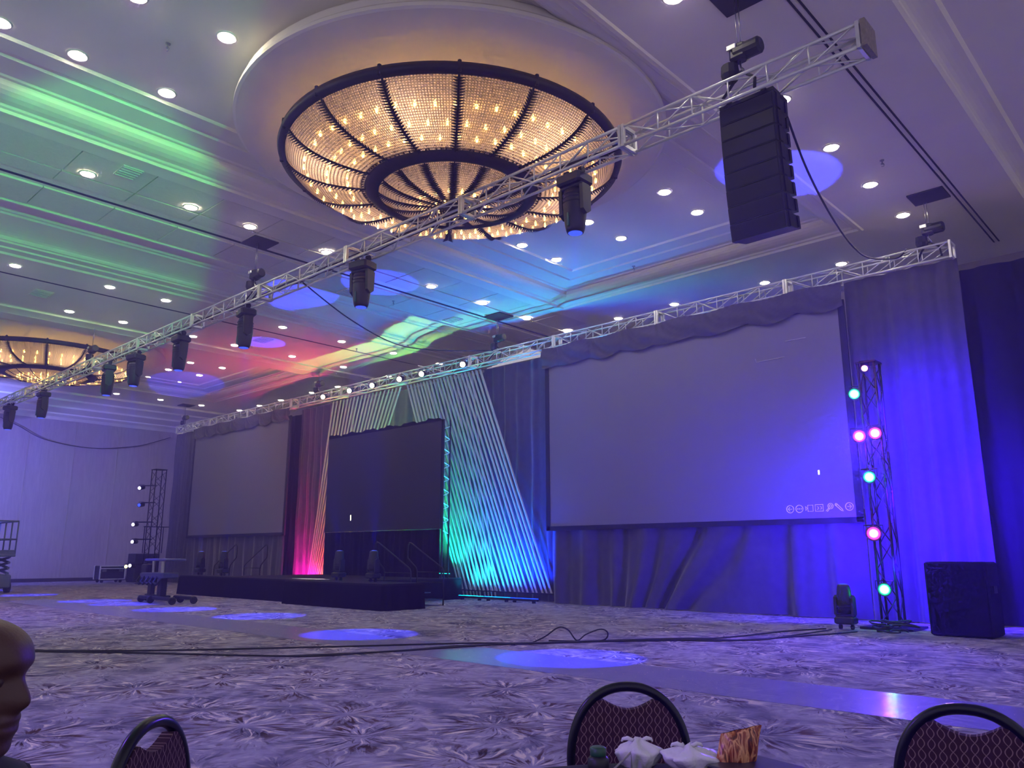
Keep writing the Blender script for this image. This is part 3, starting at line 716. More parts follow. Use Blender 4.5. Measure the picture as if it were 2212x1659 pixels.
def icon(name, strokes, cx, cz):
    m = MB()
    for st in strokes:
        closed = st[0] == 'c'; pts = [(p[0], 0, p[1]) for p in st[1]]
        m.path(pts, 0.0095, 4, closed)
    o = m.build(name, ICON, rs); o.location = (cx - rs.location.x, -0.016, cz - 2.2); return o
circ = lambda r, cx=0, cz=0, n=20: [(cx + r * math.cos(2 * PI * k / n), cz + r * math.sin(2 * PI * k / n)) for k in range(n)]
dots = [('c', circ(0.008, dx, 0, 6)) for dx in (-0.045, 0, 0.045)]
icon('arrow_icon', [('c', circ(0.085)), ('o', [(0.045, 0), (-0.045, 0)]), ('o', [(-0.005, 0.045), (-0.05, 0), (-0.005, -0.045)])], -7.89, 2.43)
icon('more_icon', [('c', circ(0.085))] + dots, -7.67, 2.43)
icon('camera_icon', [('c', [(-0.04, -0.07), (0.08, -0.07), (0.08, 0.07), (-0.04, 0.07)]), ('c', [(-0.05, 0), (-0.09, 0.05), (-0.09, -0.05)])], -7.43, 2.433)
icon('caption_icon', [('c', [(-0.09, -0.075), (0.09, -0.075), (0.09, 0.075), (-0.09, 0.075)]), ('o', [(-0.05, 0.03), (-0.02, 0.02), (-0.015, -0.02), (-0.05, -0.03)]), ('o', [(0.02, 0.03), (0.05, 0.02), (0.055, -0.02), (0.02, -0.03)])], -7.205, 2.435)
icon('magnifier_icon', [('c', circ(0.06, 0.03, 0.03)), ('c', circ(0.028, 0.03, 0.03, 10)), ('c', [(-0.015, -0.01), (-0.08, -0.075), (-0.05, -0.09), (0.0, -0.03)])], -6.975, 2.436)
icon('pencil_icon', [('c', [(-0.08, 0.085), (-0.05, 0.085), (0.07, -0.045), (0.085, -0.085), (0.045, -0.07), (-0.09, 0.06)]), ('c', circ(0.02, -0.065, 0.07, 8))], -6.755, 2.43)
icon('arrow_icon', [('c', circ(0.085)), ('o', [(-0.045, 0), (0.045, 0)]), ('o', [(0.005, 0.045), (0.05, 0), (0.005, -0.045)])], -6.53, 2.44)
FAINT = mat('faint_line', '#b6aec6', 0.7)
o = MB().path([(0, 0, 0.09), (0.02, 0, 0), (0.75, 0, 0.02)], 0.007, 4).build('outline_mark', FAINT, rs); o.location = (-8.5 - rs.location.x, -0.016, 6.06 - 2.2)
o = MB().path([(0, 0, 0), (0.5, 0, 0.0)], 0.008, 4).build('text_mark', FAINT, rs); o.location = (-7.7 - rs.location.x, -0.016, 6.46 - 2.2)
o = MB().box((0, 0, 0), (0.035, 0.006, 0.1)).build('cursor_mark', GLOWW, rs); o.location = (-7.15 - rs.location.x, -0.014, 3.24 - 2.2)

# centre display on the stage
cs = thing('stage_display', 'dark blank display screen standing at the centre of the stage', 'screen', (-22.45, 17.3, 0.66))
w, z0, z1 = 6.45, 1.54, 5.12
MB().box((0, 0, (z0 + z1) / 2), (w, 0.08, z1 - z0)).build('display_panel', LEDWALL, cs)
tp = [(-w / 2 + w * k / 40, z1 + 0.05 + 0.035 * math.sin(k * 0.9) + 0.03 * math.sin(k * 2.3)) for k in range(41)]
MB().prism([(-w / 2, z1 - 0.05)] + [(w / 2, z1 - 0.05)] + tp[::-1], -0.05, 0.05, 'Y').build('top_cover', BLACKDRAPE, cs)
sk = MB(); sk.grid(160, 4, lambda u, v: (-w / 2 + w * u, -0.02 + 0.03 * math.sin(60 * u) + 0.02 * math.sin(141 * u), 0.005 + 1.53 * v)); sk.build('display_skirt', SKIRT, cs, True)
tr = MB()
for (x, y) in ((w / 2 + 0.06, 0.02), (w / 2 + 0.06, 0.3)): tr.tube((x, y, 0), (x, y, z1), 0.03, 8)
tr.build('side_post', DARK, cs)
for k in range(16): MB().tube((w / 2 + 0.06, 0.02, 1.5 + 0.22 * k), (w / 2 + 0.06, 0.3, 1.5 + 0.22 * (k + (1 if k % 2 else -1) * 0.5)), 0.014, 6).build('side_brace', ALU, cs)
box_obj('rear_bracing', (0, 0.25, 2.3), (w * 0.95, 0.04, 0.06), DARK, cs)
o = MB().box((0, 0, 0), (0.05, 0.004, 0.2)).build('bright_mark', mat('bright_mark', '#fff6e4', 0.5, emit=(1, 0.9, 0.75), estr=2.2), cs); o.location = (-w / 2 + 1.62, -0.044, 2.04)

# ================================================================== WHITE STRIP FANS
def fan(name, label, xt, xb, n, y, zt, zb, wid):
    r = thing(name, label, 'fabric panel', ((xt[0] + xt[1]) / 2, y, zb))
    ox, oz = r.location.x, zb; rnd = random.Random(n)
    for k in range(n):
        t = k / (n - 1); a = xt[0] + (xt[1] - xt[0]) * t; c = xb[0] + (xb[1] - xb[0]) * t + rnd.uniform(-0.03, 0.03)
        g = MB(); w1, w2 = wid * rnd.uniform(0.9, 1.1), wid * 0.8
        def f(u, v):
            x = c + (a - c) * v; w = w2 + (w1 - w2) * v
            th = 2 * PI * u
            return (x + w / 2 * math.cos(th) - ox, 0.022 * math.sin(th) + 0.01 * math.sin(5 * v + k), (zt - zb) * v)
        g.grid(8, 8, f); g.build('fabric_strip', STRIP, r, True)
    return r
fan('strip_fan', 'left fan of white stretched fabric strips glowing orange at the foot', (-27.2, -22.85), (-28.45, -26.3), 19, 18.42, 7.58, 0.35, 0.11)
fan('strip_fan', 'right fan of white stretched fabric strips lit cyan and blue', (-22.45, -18.62), (-19.5, -15.5), 22, 18.42, 7.58, 0.27, 0.105)
fan('strip_fan', 'rear layer of stretched strips crossing behind the cyan fan', (-21.6, -19.2), (-19.45, -18.0), 10, 18.6, 7.55, 0.02, 0.08)
pipe = MB().tube((-28.6, 18.42, 0.3), (-15.35, 18.42, 0.25), 0.02, 8); tag(pipe.build('base_pipe', DARK, None, True), 'dark pipe holding the feet of the fabric strips', 'pipe')

# ================================================================== LED BARS (rainbow uplight)
def led_bar(x, y, z, w, col, label, power, aim_dy=1.3, spread=100):
    r = thing('led_bar', label, 'stage light', (x, y, z), 0, 'rainbow led bars')
    MB().rbox((0, 0, 0), (w, 0.09, 0.07), 0.015).build('housing', BLACK, r)
    MB().box((0, 0, 0.038), (w * 0.96, 0.06, 0.012)).build('led_strip', mat('led_' + label[:40].replace(' ', '_'), col, 0.3, emit=col, estr=7.0), r); r.children[-1].data.materials[0].cycles.emission_sampling = 'NONE'
    for sx in (-1, 1): box_obj('foot', (sx * w * 0.35, 0, -0.06), (0.04, 0.12, 0.06), DARK, r)
    n = 2
    for k in range(n):
        lamp('led_glow', 'SPOT', (x - w / 2 + w * (k + 0.5) / n, y, z + 0.1), col, power / n, aim=(x - w / 2 + w * (k + 0.5) / n, y + aim_dy, z + 5), size=0.12, angle=spread, blend=0.9)
UP = [(-29.3, (1.0, 0.0, 0.45), 650), (-28.1, (1.0, 0.0, 0.28), 1000), (-27.0, (1.0, 0.08, 0.02), 650), (-25.6, (1.0, 0.30, 0.0), 500), (-24.4, (0.75, 0.7, 0.0), 550), (-23.2, (0.25, 1.0, 0.0), 700), (-22.0, (0.04, 1.0, 0.15), 600), (-20.9, (0.0, 1.0, 0.45), 650), (-19.9, (0.0, 0.85, 0.6), 650), (-18.35, (0.0, 0.55, 0.9), 1000), (-17.2, (0.0, 0.2, 1.0), 1900), (-16.1, (0.0, 0.03, 1.0), 2500)]
UPN = ['magenta', 'pink', 'red', 'orange', 'yellow', 'lime', 'green', 'mint', 'aqua', 'cyan', 'azure', 'deep blue']
for (x, c, pw), nm in zip(UP, UPN):
    on = -26.3 < x < -18.9
    led_bar(x, 18.3 if x < -26.3 else 17.85, 0.75 if on else 0.09, 1.1, c, '%s glowing led bar at the foot of the fabric panels' % nm, pw, spread=116)

# ================================================================== PAR LAMPS ON THE REAR TRUSS
def par(loc, label, group, lens, aim, light=None, hang=True, r0=0.12, depth=0.26):
    r = thing('par_light', label, 'stage light', loc, 0, group)
    q = (Vector(aim) - Vector(loc)).to_track_quat('-Z', 'Y').to_matrix()
    MB().lathe([(r0 * 0.6, depth), (r0 * 0.85, depth * 0.9), (r0, depth * 0.3), (r0 * 1.02, 0.0), (r0 * 0.92, 0.0)], 16, (0, 0, 0), q).build('lamp_body', BLACK, r, True)
    MB().lathe([(r0 * 0.9, 0.005), (r0 * 0.6, -0.012), (0.0005, -0.018)], 16, (0, 0, 0), q).build('lens', lens, r, True)
    y = MB(); s = 1 if hang else -1
    ctr = q @ Vector((0, 0, depth * 0.45)); side = q @ Vector((1, 0, 0))
    a = ctr + side * r0 * 1.15; c = ctr - side * r0 * 1.15
    y.path([a, a + Vector((0, 0, s * 0.16)), c + Vector((0, 0, s * 0.16)), c], 0.014, 5); y.build('yoke', DARK, r)
    if light: lamp('par_beam', 'SPOT', tuple(Vector(loc) + q @ Vector((0, 0, -0.06))), light[0], light[1], aim=aim, size=0.08, angle=light[2], blend=0.8)
    return r
for i, x in enumerate((-27.27, -25.45, -23.99, -22.35, -21.1, -18.96)):
    par((x, 17.93, 7.72), '%s glowing par lamp from the left on the rear truss' % ORD[i], 'par lamps on the rear truss', PARW, (x + 6.0, 6, 3.0), None)
lamp('sheet_fill', 'SPOT', (-21.1, 17.9, 7.5), (1.0, 0.95, 0.95), 1500, aim=(-21.3, 13.95, 0.66), size=0.05, angle=10, blend=0.5)  # added spot to brighten the white sheet, separate from the par lamps

# ================================================================== STAGE
st = thing('stage', 'low black stage with fabric skirting below the centre display', 'stage', (-22.6, 15.0, 0))
def rnd_rect(x0, x1, y0, y1, r, corners):
    pts = []
    for (cx, cy, a0, on) in ((x1 - r, y0 + r, -PI / 2, corners[0]), (x1 - r, y1 - r, 0, corners[1]), (x0 + r, y1 - r, PI / 2, corners[2]), (x0 + r, y0 + r, PI, corners[3])):
        if on: pts += [(cx + r * math.cos(a0 + t * PI / 12), cy + r * math.sin(a0 + t * PI / 12)) for t in range(7)]
        else: pts.append((x1 if cx > (x0 + x1) / 2 else x0, y0 if cy < (y0 + y1) / 2 else y1))
    return pts
def deck(x0, x1, y0, y1, nm):
    p = rnd_rect(x0 + 22.6, x1 + 22.6, y0 - 15, y1 - 15, 0.12, (1, 0, 0, 1)); MB().prism(p, 0.60, 0.66, 'Z').build('deck', DECK, st)
    per = []
    n = len(p)
    for i in range(n):
        a = Vector((p[i][0], p[i][1], 0)); c = Vector((p[(i + 1) % n][0], p[(i + 1) % n][1], 0)); m = max(1, int((c - a).length / 0.12))
        for k in range(m): per.append(a + (c - a) * (k / m))
    g = MB(); N_ = len(per)
    ctr = sum(per, Vector()) / N_
    for j, zz in enumerate((0.0, 0.3, 0.61)):
        for i, q in enumerate(per):
            d = (per[(i + 1) % N_] - per[i - 1]).normalized(); nrm = Vector((d.y, -d.x, 0))
            g.v.append(tuple(q + nrm * ((0.025 * math.sin(i * 1.7) + 0.05) * (1 - zz)) + Vector((0, 0, zz))))
    for j in range(2):
        for i in range(N_): g.f.append((j * N_ + i, j * N_ + (i + 1) % N_, (j + 1) * N_ + (i + 1) % N_, (j + 1) * N_ + i))
    g.build('skirt', SKIRT, st, True)
deck(-29.0, -21.1, 13.35, 14.15, 'front'); deck(-21.08, -16.35, 12.85, 14.15, 'front'); deck(-26.3, -18.95, 14.17, 18.0, 'rear')
def stairs(x_top, x_bot, y0, y1, label):
    s = 1 if x_bot > x_top else -1
    r = thing('stage_stairs', label, 'stairs', ((x_top + x_bot) / 2, (y0 + y1) / 2, 0)); ox, oy = r.location.x, r.location.y
    run = (x_bot - x_top) / 3
    for k in range(3):
        z = 0.16 + 0.17 * k; xc = x_bot - run * (k + 0.5)
        MB().box((xc - ox, 0, z), (abs(run) * 0.92, y1 - y0 - 0.06, 0.035)).build('tread', DECK, r)
    for y in (y0, y1):
        xb = x_bot - ox; xt = x_top - ox; yy = y - oy
        MB().path([(xb, yy, 0.0), (xb, yy, 0.92), (xb - s * 0.05, yy, 1.02), (xt + s * 0.12, yy, 1.72), (xt + s * 0.02, yy, 1.74), (xt - s * 0.05, yy, 1.66), (xt - s * 0.05, yy, 1.3), (xt + s * 0.35, yy, 1.02), (xt + s * 0.4, yy, 0.9), (xt + s * 0.4, yy, 0.02)], 0.02, 7).build('handrail', DARK, r, True)
        for z in (0.62, 0.9): MB().tube((xb, yy, z), (xt + s * 0.4, yy, z), 0.014, 6).build('rail_bar', DARK, r, True)
    for k in range(3):
        z = 0.16 + 0.17 * k; xc = x_bot - run * (k + 0.05) - ox
        MB().tube((xc, y0 - oy, z), (xc, y1 - oy, z), 0.013, 6).build('step_edge', CHROME, r, True)
    return r
stairs(-18.55, -17.0, 14.25, 15.45, 'black stage steps with handrails at the right of the stage')
stairs(-26.7, -28.25, 14.3, 15.5, 'black stage steps with handrails at the left of the stage')
ps = MB()
poly = [(-0.95, -0.1), (-0.3, -0.22), (0.5, -0.16), (0.95, 0.0), (0.45, 0.06), (0.25, 0.3), (-0.2, 0.18), (-0.7, 0.06)]
ps.prism(poly, 0.0, 0.006, 'Z'); o = ps.build('paper_sheet', PAPER); o.location = (-21.3, 13.95, 0.664); tag(o, 'torn white sheet lying on the stage floor', 'paper')
def up_head(x, y, z, label, beam, sc=1.0, power=6500, angle=17):
    return moving_head((x, y, z + 0.06 * sc), label, 'moving heads standing on the ground', True, beam=beam, scale=sc, power=power, angle=angle)
up_head(-19.35, 13.55, 0.66, 'left one of two black moving heads on the stage corner', (-21.0, 12.9, 9.2), 0.86)
up_head(-17.75, 13.55, 0.66, 'right one of two black moving heads on the stage corner', (-17.6, 13.3, 9.1), 0.86)
up_head(-28.2, 13.75, 0.66, 'leftmost black moving head on the stage by the left steps', (-36.0, 16.2, 9.2), 0.86)
up_head(-26.5, 13.75, 0.66, 'black moving head on the stage between left steps and curtain', (-26.0, 14.4, 9.1), 0.86, angle=12)
up_head(-5.95, 15.75, 0.0, 'black moving head on the floor before the right light tower', (-6.25, 15.0, 9.1), 0.86, 9000, 17)

# ================================================================== LIGHT TOWERS
def tower(loc, h, s, label, rz=0):
    r = thing('light_tower', label, 'truss tower', loc, rz); q = s / 2
    for x in (-q, q):
        for y in (-q, q): MB().tube((x, y, 0.05), (x, y, h), 0.026, 8).build('upright', DARK, r, True)
    n = int(h / 0.5)
    for k in range(n):
        za, zb = 0.1 + (h - 0.2) * k / n, 0.1 + (h - 0.2) * (k + 1) / n
        for (a, c) in (((-q, -q), (q, -q)), ((q, -q), (q, q)), ((q, q), (-q, q)), ((-q, q), (-q, -q))):
            if k % 2: a, c = c, a
            MB().tube((a[0], a[1], za), (c[0], c[1], zb), 0.012, 5).build('brace', DARK, r, True)
    MB().box((0, 0, h), (s + 0.08, s + 0.08, 0.03)).build('top_plate', DARK, r)
    MB().box((0, 0, 0.025), (0.95, 0.95, 0.04)).build('base_plate', DARK, r)
    return r
tower((-5.35, 16.55, 0), 5.25, 0.32, 'black truss tower carrying coloured lamps beside the right screen')
TG = 'lamps on the right light tower'
CAMD = (-2.0, 4.0)
for (dx, z, ln, nm, rr) in ((0.05, 5.1, PARP, 'topmost small pink lamp on the right light tower', 0.075), (-0.2, 4.6, PARG, 'upper green lamp on the right light tower', 0.125), (-0.18, 3.73, PARP, 'left one of the paired pink lamps on the right tower', 0.14), (0.13, 3.76, PARP, 'right one of the paired pink lamps on the right tower', 0.14),
        (-0.06, 2.9, PARG, 'middle green lamp on the right light tower', 0.13), (-0.08, 1.8, PARP, 'lower single pink lamp on the right light tower', 0.15), (0.02, 0.74, PARG, 'lowest green lamp on the right light tower', 0.13)):
    par((-5.4 + dx, 16.3, z), nm, TG, ln, (-2.3, 6.0, z * 0.4 + 0.8), None, True, rr, 0.3)
    lamp('led_halo', 'POINT', (-5.4 + dx + 0.06, 16.05, z), (0.0, 1.0, 0.5) if ln is PARG else (1.0, 0.05, 0.75), 9, size=0.1)
# the tower's blue wash on drape, screen and floor
for (x, z, pw, aim) in ((-5.0, 4.3, 3800, (-4.9, 18.2, 4.2)), (-5.0, 2.6, 3600, (-5.0, 18.2, 1.6)), (-5.1, 1.2, 2200, (-5.0, 18.2, 0.6)), (-4.4, 3.0, 6500, (-2.0, 18.3, 2.0)), (-5.7, 1.7, 4500, (-8.0, 18.1, 1.6))):
    lamp('tower_wash', 'SPOT', (x, 16.3, z), (0.03, 0.0, 1.0), pw * 0.62, aim=aim, size=0.2, angle=125, blend=1.0)
lamp('tower_wash', 'SPOT', (-5.4, 16.1, 3.7), (0.13, 0.05, 1.0), 2600, aim=(-5.0, 9.0, 0), size=0.2, angle=90, blend=1.0)
# left tower
tower((-39.4, 16.7, 0), 5.5, 0.5, 'black truss tower with lamps before the left wall')
TL = 'lamps on the left light tower'
for (dy, z, ln, nm) in ((-0.9, 4.62, PARV, 'top lamp on the left light tower'), (-0.75, 3.78, LENSB, 'unlit second lamp on the left light tower'), (-1.2, 2.83, PARV, 'third lamp on the left light tower above the stand'), (-1.1, 2.0, PARV, 'bright round lamp low on the left light tower'), (-1.5, 0.82, PARY, 'brightest lamp near the flight case by the left tower'), (-1.1, 0.86, PARV, 'small lamp at the foot of the left light tower')):
    q = par((-40.0 + 0.35 * dy, 16.45 + 0.3 * dy, z), nm, TL, ln, (-30, 2, 2.0), None, True, 0.105, 0.42)
    MB().tube((0, 0.1, 0.12), (0.6 - 0.35 * dy - 0.2, 0.25 - 0.3 * dy, 0.12), 0.03, 6).build('mounting_arm', DARK, q)
sd = thing('equipment_stand', 'thin black stand frame on a dark crate by the left wall', 'stand', (-42.3, 17.45, 1.46))
for dx in (0, 0.9):
    for dy in (0, 0.0): MB().tube((0.2 * dx, dx, 0), (0.2 * dx, dx, 1.35), 0.025, 6).build('post', DARK, sd)
MB().tube((0, -0.05, 1.35), (0.2, 1.2, 1.35), 0.03, 6).build('crossbar', DARK, sd)
cr = thing('dark_crate', 'dark equipment crate at the foot of the left tower', 'crate', (-42.3, 17.55, 0))
MB().rbox((0, 0, 0.73), (0.9, 1.25, 1.42), 0.03).build('body', CASEM, cr); MB().box((0.46, 0, 0.9), (0.02, 1.0, 0.04)).build('lid_seam', DARK, cr)
fc = thing('flight_case', 'black flight case with metal edges on castors by the left wall', 'case', (-43.0, 16.2, 0))
MB().rbox((0, 0, 0.5), (0.75, 1.2, 0.66), 0.02).build('body', CASEM, fc)
for yy in (-0.6, 0.6):
    for xx in (-0.375, 0.375): MB().box((xx, yy, 0.5), (0.05, 0.05, 0.68)).build('corner_edge', ALU, fc)
for zz in (0.18, 0.82, 0.7):
    MB().box((0.378, 0, zz), (0.03, 1.2, 0.045)).build('edge_strip', ALU, fc)
for yy in (-0.4, 0.4): MB().box((0.385, yy, 0.6), (0.02, 0.2, 0.12)).build('handle', CHROME, fc)
for yy in (-0.45, 0.45):
    for xx in (-0.28, 0.28): MB().lathe([(0.07, -0.025), (0.07, 0.025)], 10, (xx, yy, 0.075), Matrix.Rotation(PI / 2, 3, 'Y')).build('castor', RUBBER, fc)
# wheeled stand in front of the stage
ct = thing('wheeled_stand', 'wheeled equipment stand with flat top in front of the stage', 'cart', (-23.9, 10.6, 0), 0)
for (x0, x1, yy) in ((-1.55, 0.0, 0.15), (-0.9, 1.3, -0.3), (0.0, 1.25, 0.35)): MB().rbox(((x0 + x1) / 2, yy, 0.16), (x1 - x0, 0.14, 0.1), 0.02).build('base_bar', DARK, ct)
for (x, yy) in ((-1.5, 0.15), (-0.85, -0.3), (0.0, -0.38), (0.35, 0.35), (1.2, 0.35), (1.25, -0.3)):
    MB().lathe([(0.1, -0.035), (0.11, 0), (0.1, 0.035)], 12, (x, yy, 0.11), Matrix.Rotation(PI / 2, 3, 'Y')).build('castor', RUBBER, ct)
MB().rbox((-1.25, 0.15, 0.5), (0.2, 0.16, 0.62), 0.02).build('leg', DARK, ct); MB().rbox((-0.05, -0.05, 0.52), (0.24, 0.2, 0.68), 0.02).build('leg', DARK, ct)
MB().rbox((-0.55, 0.05, 0.78), (1.6, 0.5, 0.16), 0.03).build('cross_tray', mat('tray_blue_lit', '#3a3f68', 0.5, var=0.2), ct)  # blue stage light is put into the tray colour
MB().tube((-0.2, 0, 0.8), (-0.2, 0, 1.2), 0.06, 10).build('mast', CHROME, ct); MB().tube((-1.1, 0.1, 0.8), (-1.1, 0.1, 1.2), 0.05, 10).build('mast', CHROME, ct)
MB().rbox((-0.1, 0, 1.24), (1.5, 0.6, 0.07), 0.02).build('top_board', mat('top_board', '#4a4c70', 0.4), ct)  # board colour carries the blue light as well
m = MB()
for k in range(5): m.path([(-1.3 + 0.3 * k, -0.2, 0.75), (-1.25 + 0.3 * k, -0.32, 0.6), (-1.1 + 0.3 * k, -0.3, 0.52), (-0.95 + 0.3 * k, -0.24, 0.72)], 0.03, 6)
m.build('hanging_cable', CABLE, ct, True)
MB().rbox((-1.35, 0.05, 0.98), (0.4, 0.3, 0.26), 0.03).build('control_box', DARK, ct)
# scissor lift
sl = thing('scissor_lift', 'blue-lit scissor lift parked at the left edge of the room', 'lift', (-35.3, 8.9, 0))
MB().rbox((0, 0, 0.42), (2.2, 1.0, 0.5), 0.05).build('chassis', LIFTM, sl)
for x in (-0.8, 0.8):
    for yy in (-0.48, 0.48): MB().lathe([(0.19, -0.08), (0.2, 0), (0.19, 0.08)], 16, (x, yy, 0.2), Matrix.Rotation(PI / 2, 3, 'X')).build('wheel', RUBBER, sl)
for k in range(3):
    za, zb = 0.7 + 0.2 * k, 0.9 + 0.2 * k
    for yy in (-0.4, 0.4):
        for (xa, xb) in ((-0.95, 0.95), (0.95, -0.95)): MB().box((0, 0, 0), (1, 1, 1)).v and MB().tube((xa, yy, za), (xb, yy, zb), 0.05, 6).build('scissor_arm', LIFTM, sl)
MB().rbox((0, 0, 1.36), (2.4, 1.05, 0.1), 0.02).build('platform', LIFTM, sl)
for yy in (-0.5, 0.5):
    for x in (-1.15, -0.4, 0.4, 1.15): MB().tube((x, yy, 1.4), (x, yy, 2.62), 0.028, 7).build('rail_post', LIFTM, sl, True)
    for z in (1.95, 2.62): MB().tube((-1.15, yy, z), (1.15, yy, z), 0.03, 7).build('guard_rail', LIFTM, sl, True)
for x in (-1.15, 1.15):
    for z in (1.95, 2.62): MB().tube((x, -0.5, z), (x, 0.5, z), 0.03, 7).build('guard_rail', LIFTM, sl, True)
    MB().rbox((x, 0, 1.48), (0.04, 1.0, 0.16), 0.01).build('kick_board', LIFTM, sl)
MB().rbox((0.6, -0.5, 2.35), (0.3, 0.22, 0.32), 0.04).build('control_box', DARK, sl)
MB().box((0.2, -0.535, 1.36), (0.7, 0.012, 0.09)).build('warning_sticker', STICKER, sl)
m = MB()
for k in range(3): m.path([(0.2 + 0.25 * k, -0.4, 2.3), (0.15 + 0.25 * k, -0.42, 1.9), (0.3 + 0.25 * k, -0.4, 1.45)], 0.03, 6)
m.build('control_cable', CABLE, sl, True)
# sub speaker and cables at the right
sb = thing('floor_speaker', 'dark floor speaker cabinet standing before the right-hand drape', 'speaker', (-3.95, 16.0, 0))
MB().rbox((0, 0, 0.64), (1.0, 0.75, 1.26), 0.03).build('cabinet', mat('cabinet_black', '#0a090d', 0.9, spec=0.1), sb); MB().box((0, -0.385, 0.64), (0.9, 0.02, 1.15)).build('grille', mat('grille_black', '#0a090d', 0.95, spec=0.05), sb)
for sx in (-1, 1): MB().box((sx * 0.505, 0, 0.8), (0.02, 0.25, 0.12)).build('side_handle', DARK, sb)
for sx in (-0.4, 0.4): MB().box((sx, 0, 0.005), (0.08, 0.6, 0.02)).build('foot', RUBBER, sb)
m = MB(); rnd = random.Random(3)
for k in range(7):
    c = (rnd.uniform(-0.25, 0.25), rnd.uniform(-0.1, 0.1)); R = rnd.uniform(0.14, 0.3)
    m.path([(c[0] + R * math.cos(t * 0.52 + k), c[1] + 0.7 * R * math.sin(t * 0.52 + k), 0.02 + 0.03 * k + 0.02 * math.sin(t)) for t in range(13)], 0.016, 6)
o = m.build('cable_coil', CABLE, None, True); o.location = (-5.05, 15.7, 0.0); tag(o, 'heap of coiled black cable at the foot of the right tower', 'cable')
# loose cables
def cable(name, label, pts, r=0.014, sub=8):
    out = []
    P_ = [Vector(p) for p in pts]
    for i in range(len(P_) - 1):
        p0 = P_[max(i - 1, 0)]; p1 = P_[i]; p2 = P_[i + 1]; p3 = P_[min(i + 2, len(P_) - 1)]
        for k in range(sub):
            t = k / sub
            out.append(0.5 * ((2 * p1) + (p2 - p0) * t + (2 * p0 - 5 * p1 + 4 * p2 - p3) * t * t + (3 * p1 - p0 - 3 * p2 + p3) * t ** 3))
    out.append(P_[-1]); return tag(MB().path(out, r, 6).build(name, CABLE, None, True), label, 'cable')
zf = 0.018
cable('floor_cable', 'upper black cable running along the carpet towards the tower', [(-14.2, 3.6, zf), (-13.2, 4.3, zf), (-12.05, 5.4, zf), (-10.68, 7.28, zf), (-9.49, 9.07, zf), (-8.91, 9.62, zf), (-8.45, 10.3, zf), (-7.45, 11.95, zf), (-6.9, 12.6, zf), (-6.6, 14.5, zf), (-6.25, 15.5, zf)], 0.013)
cable('floor_cable', 'lower black cable bowing towards the camera across the carpet', [(-14.2, 3.55, zf), (-13.2, 4.15, zf), (-12.05, 5.0, zf), (-10.0, 6.38, zf), (-9.6, 7.3, zf), (-9.24, 8.45, zf), (-8.95, 9.4, zf), (-8.5, 10.17, zf), (-7.49, 11.8, zf), (-6.37, 12.62, zf), (-6.2, 13.6, zf), (-6.1, 15.4, zf)], 0.013)
cable('floor_cable', 'third black cable splitting from the pair on the carpet', [(-10.1, 6.3, zf), (-9.5, 7.6, zf), (-9.3, 8.7, zf), (-8.85, 9.5, zf), (-8.3, 10.4, zf), (-7.3, 11.7, zf), (-6.6, 12.3, zf), (-5.9, 14.2, zf), (-5.6, 15.3, zf)], 0.013)
cable('looped_cable', 'black cable standing up in two loops on the carpet', [(-8.75, 9.9, zf), (-8.66, 10.1, 0.10), (-8.5, 10.25, 0.24), (-8.42, 10.4, 0.2), (-8.36, 10.55, 0.03), (-8.28, 10.7, 0.12), (-8.1, 10.85, 0.2), (-8.03, 10.95, 0.14), (-8.08, 10.9, 0.03), (-8.3, 10.6, zf), (-8.75, 10.3, zf)], 0.012)
cable('hanging_cable', 'black cable sagging from the hanging speaker to the rear truss', [(-3.9, 9.75, 7.3), (-4.15, 11.0, 7.03), (-4.72, 13.5, 7.25), (-5.3, 16.2, 7.68), (-5.4, 17.5, 7.84), (-5.0, 18.0, 7.87), (-4.78, 18.05, 8.04)], 0.018)
cable('hanging_cable', 'thin black cable sagging from the near truss to the rear truss', [(-15.2, 9.3, 7.5), (-15.7, 11.0, 7.1), (-17.0, 13.5, 7.2), (-18.1, 16.0, 7.7), (-17.6, 18.1, 8.0)], 0.016)
cable('wall_cable', 'thin dark cable drooping across the left wall', [(-46.3, 11.2, 8.3), (-46.3, 12.15, 7.93), (-46.3, 13.5, 7.34), (-46.3, 15.85, 7.12), (-46.3, 18.3, 7.5), (-46.3, 20.1, 8.18)], 0.02)
# clear plastic film laid over the carpet
f = MB().box((0, 0, 0.003), (30, 1.32, 0.004)); o = f.build('floor_film', FILM); o.location = (-13.5, 8.3, 0); o.rotation_euler = (0, 0, 0.0); tag(o, 'strip of glossy clear plastic film laid across the carpet', 'plastic film')

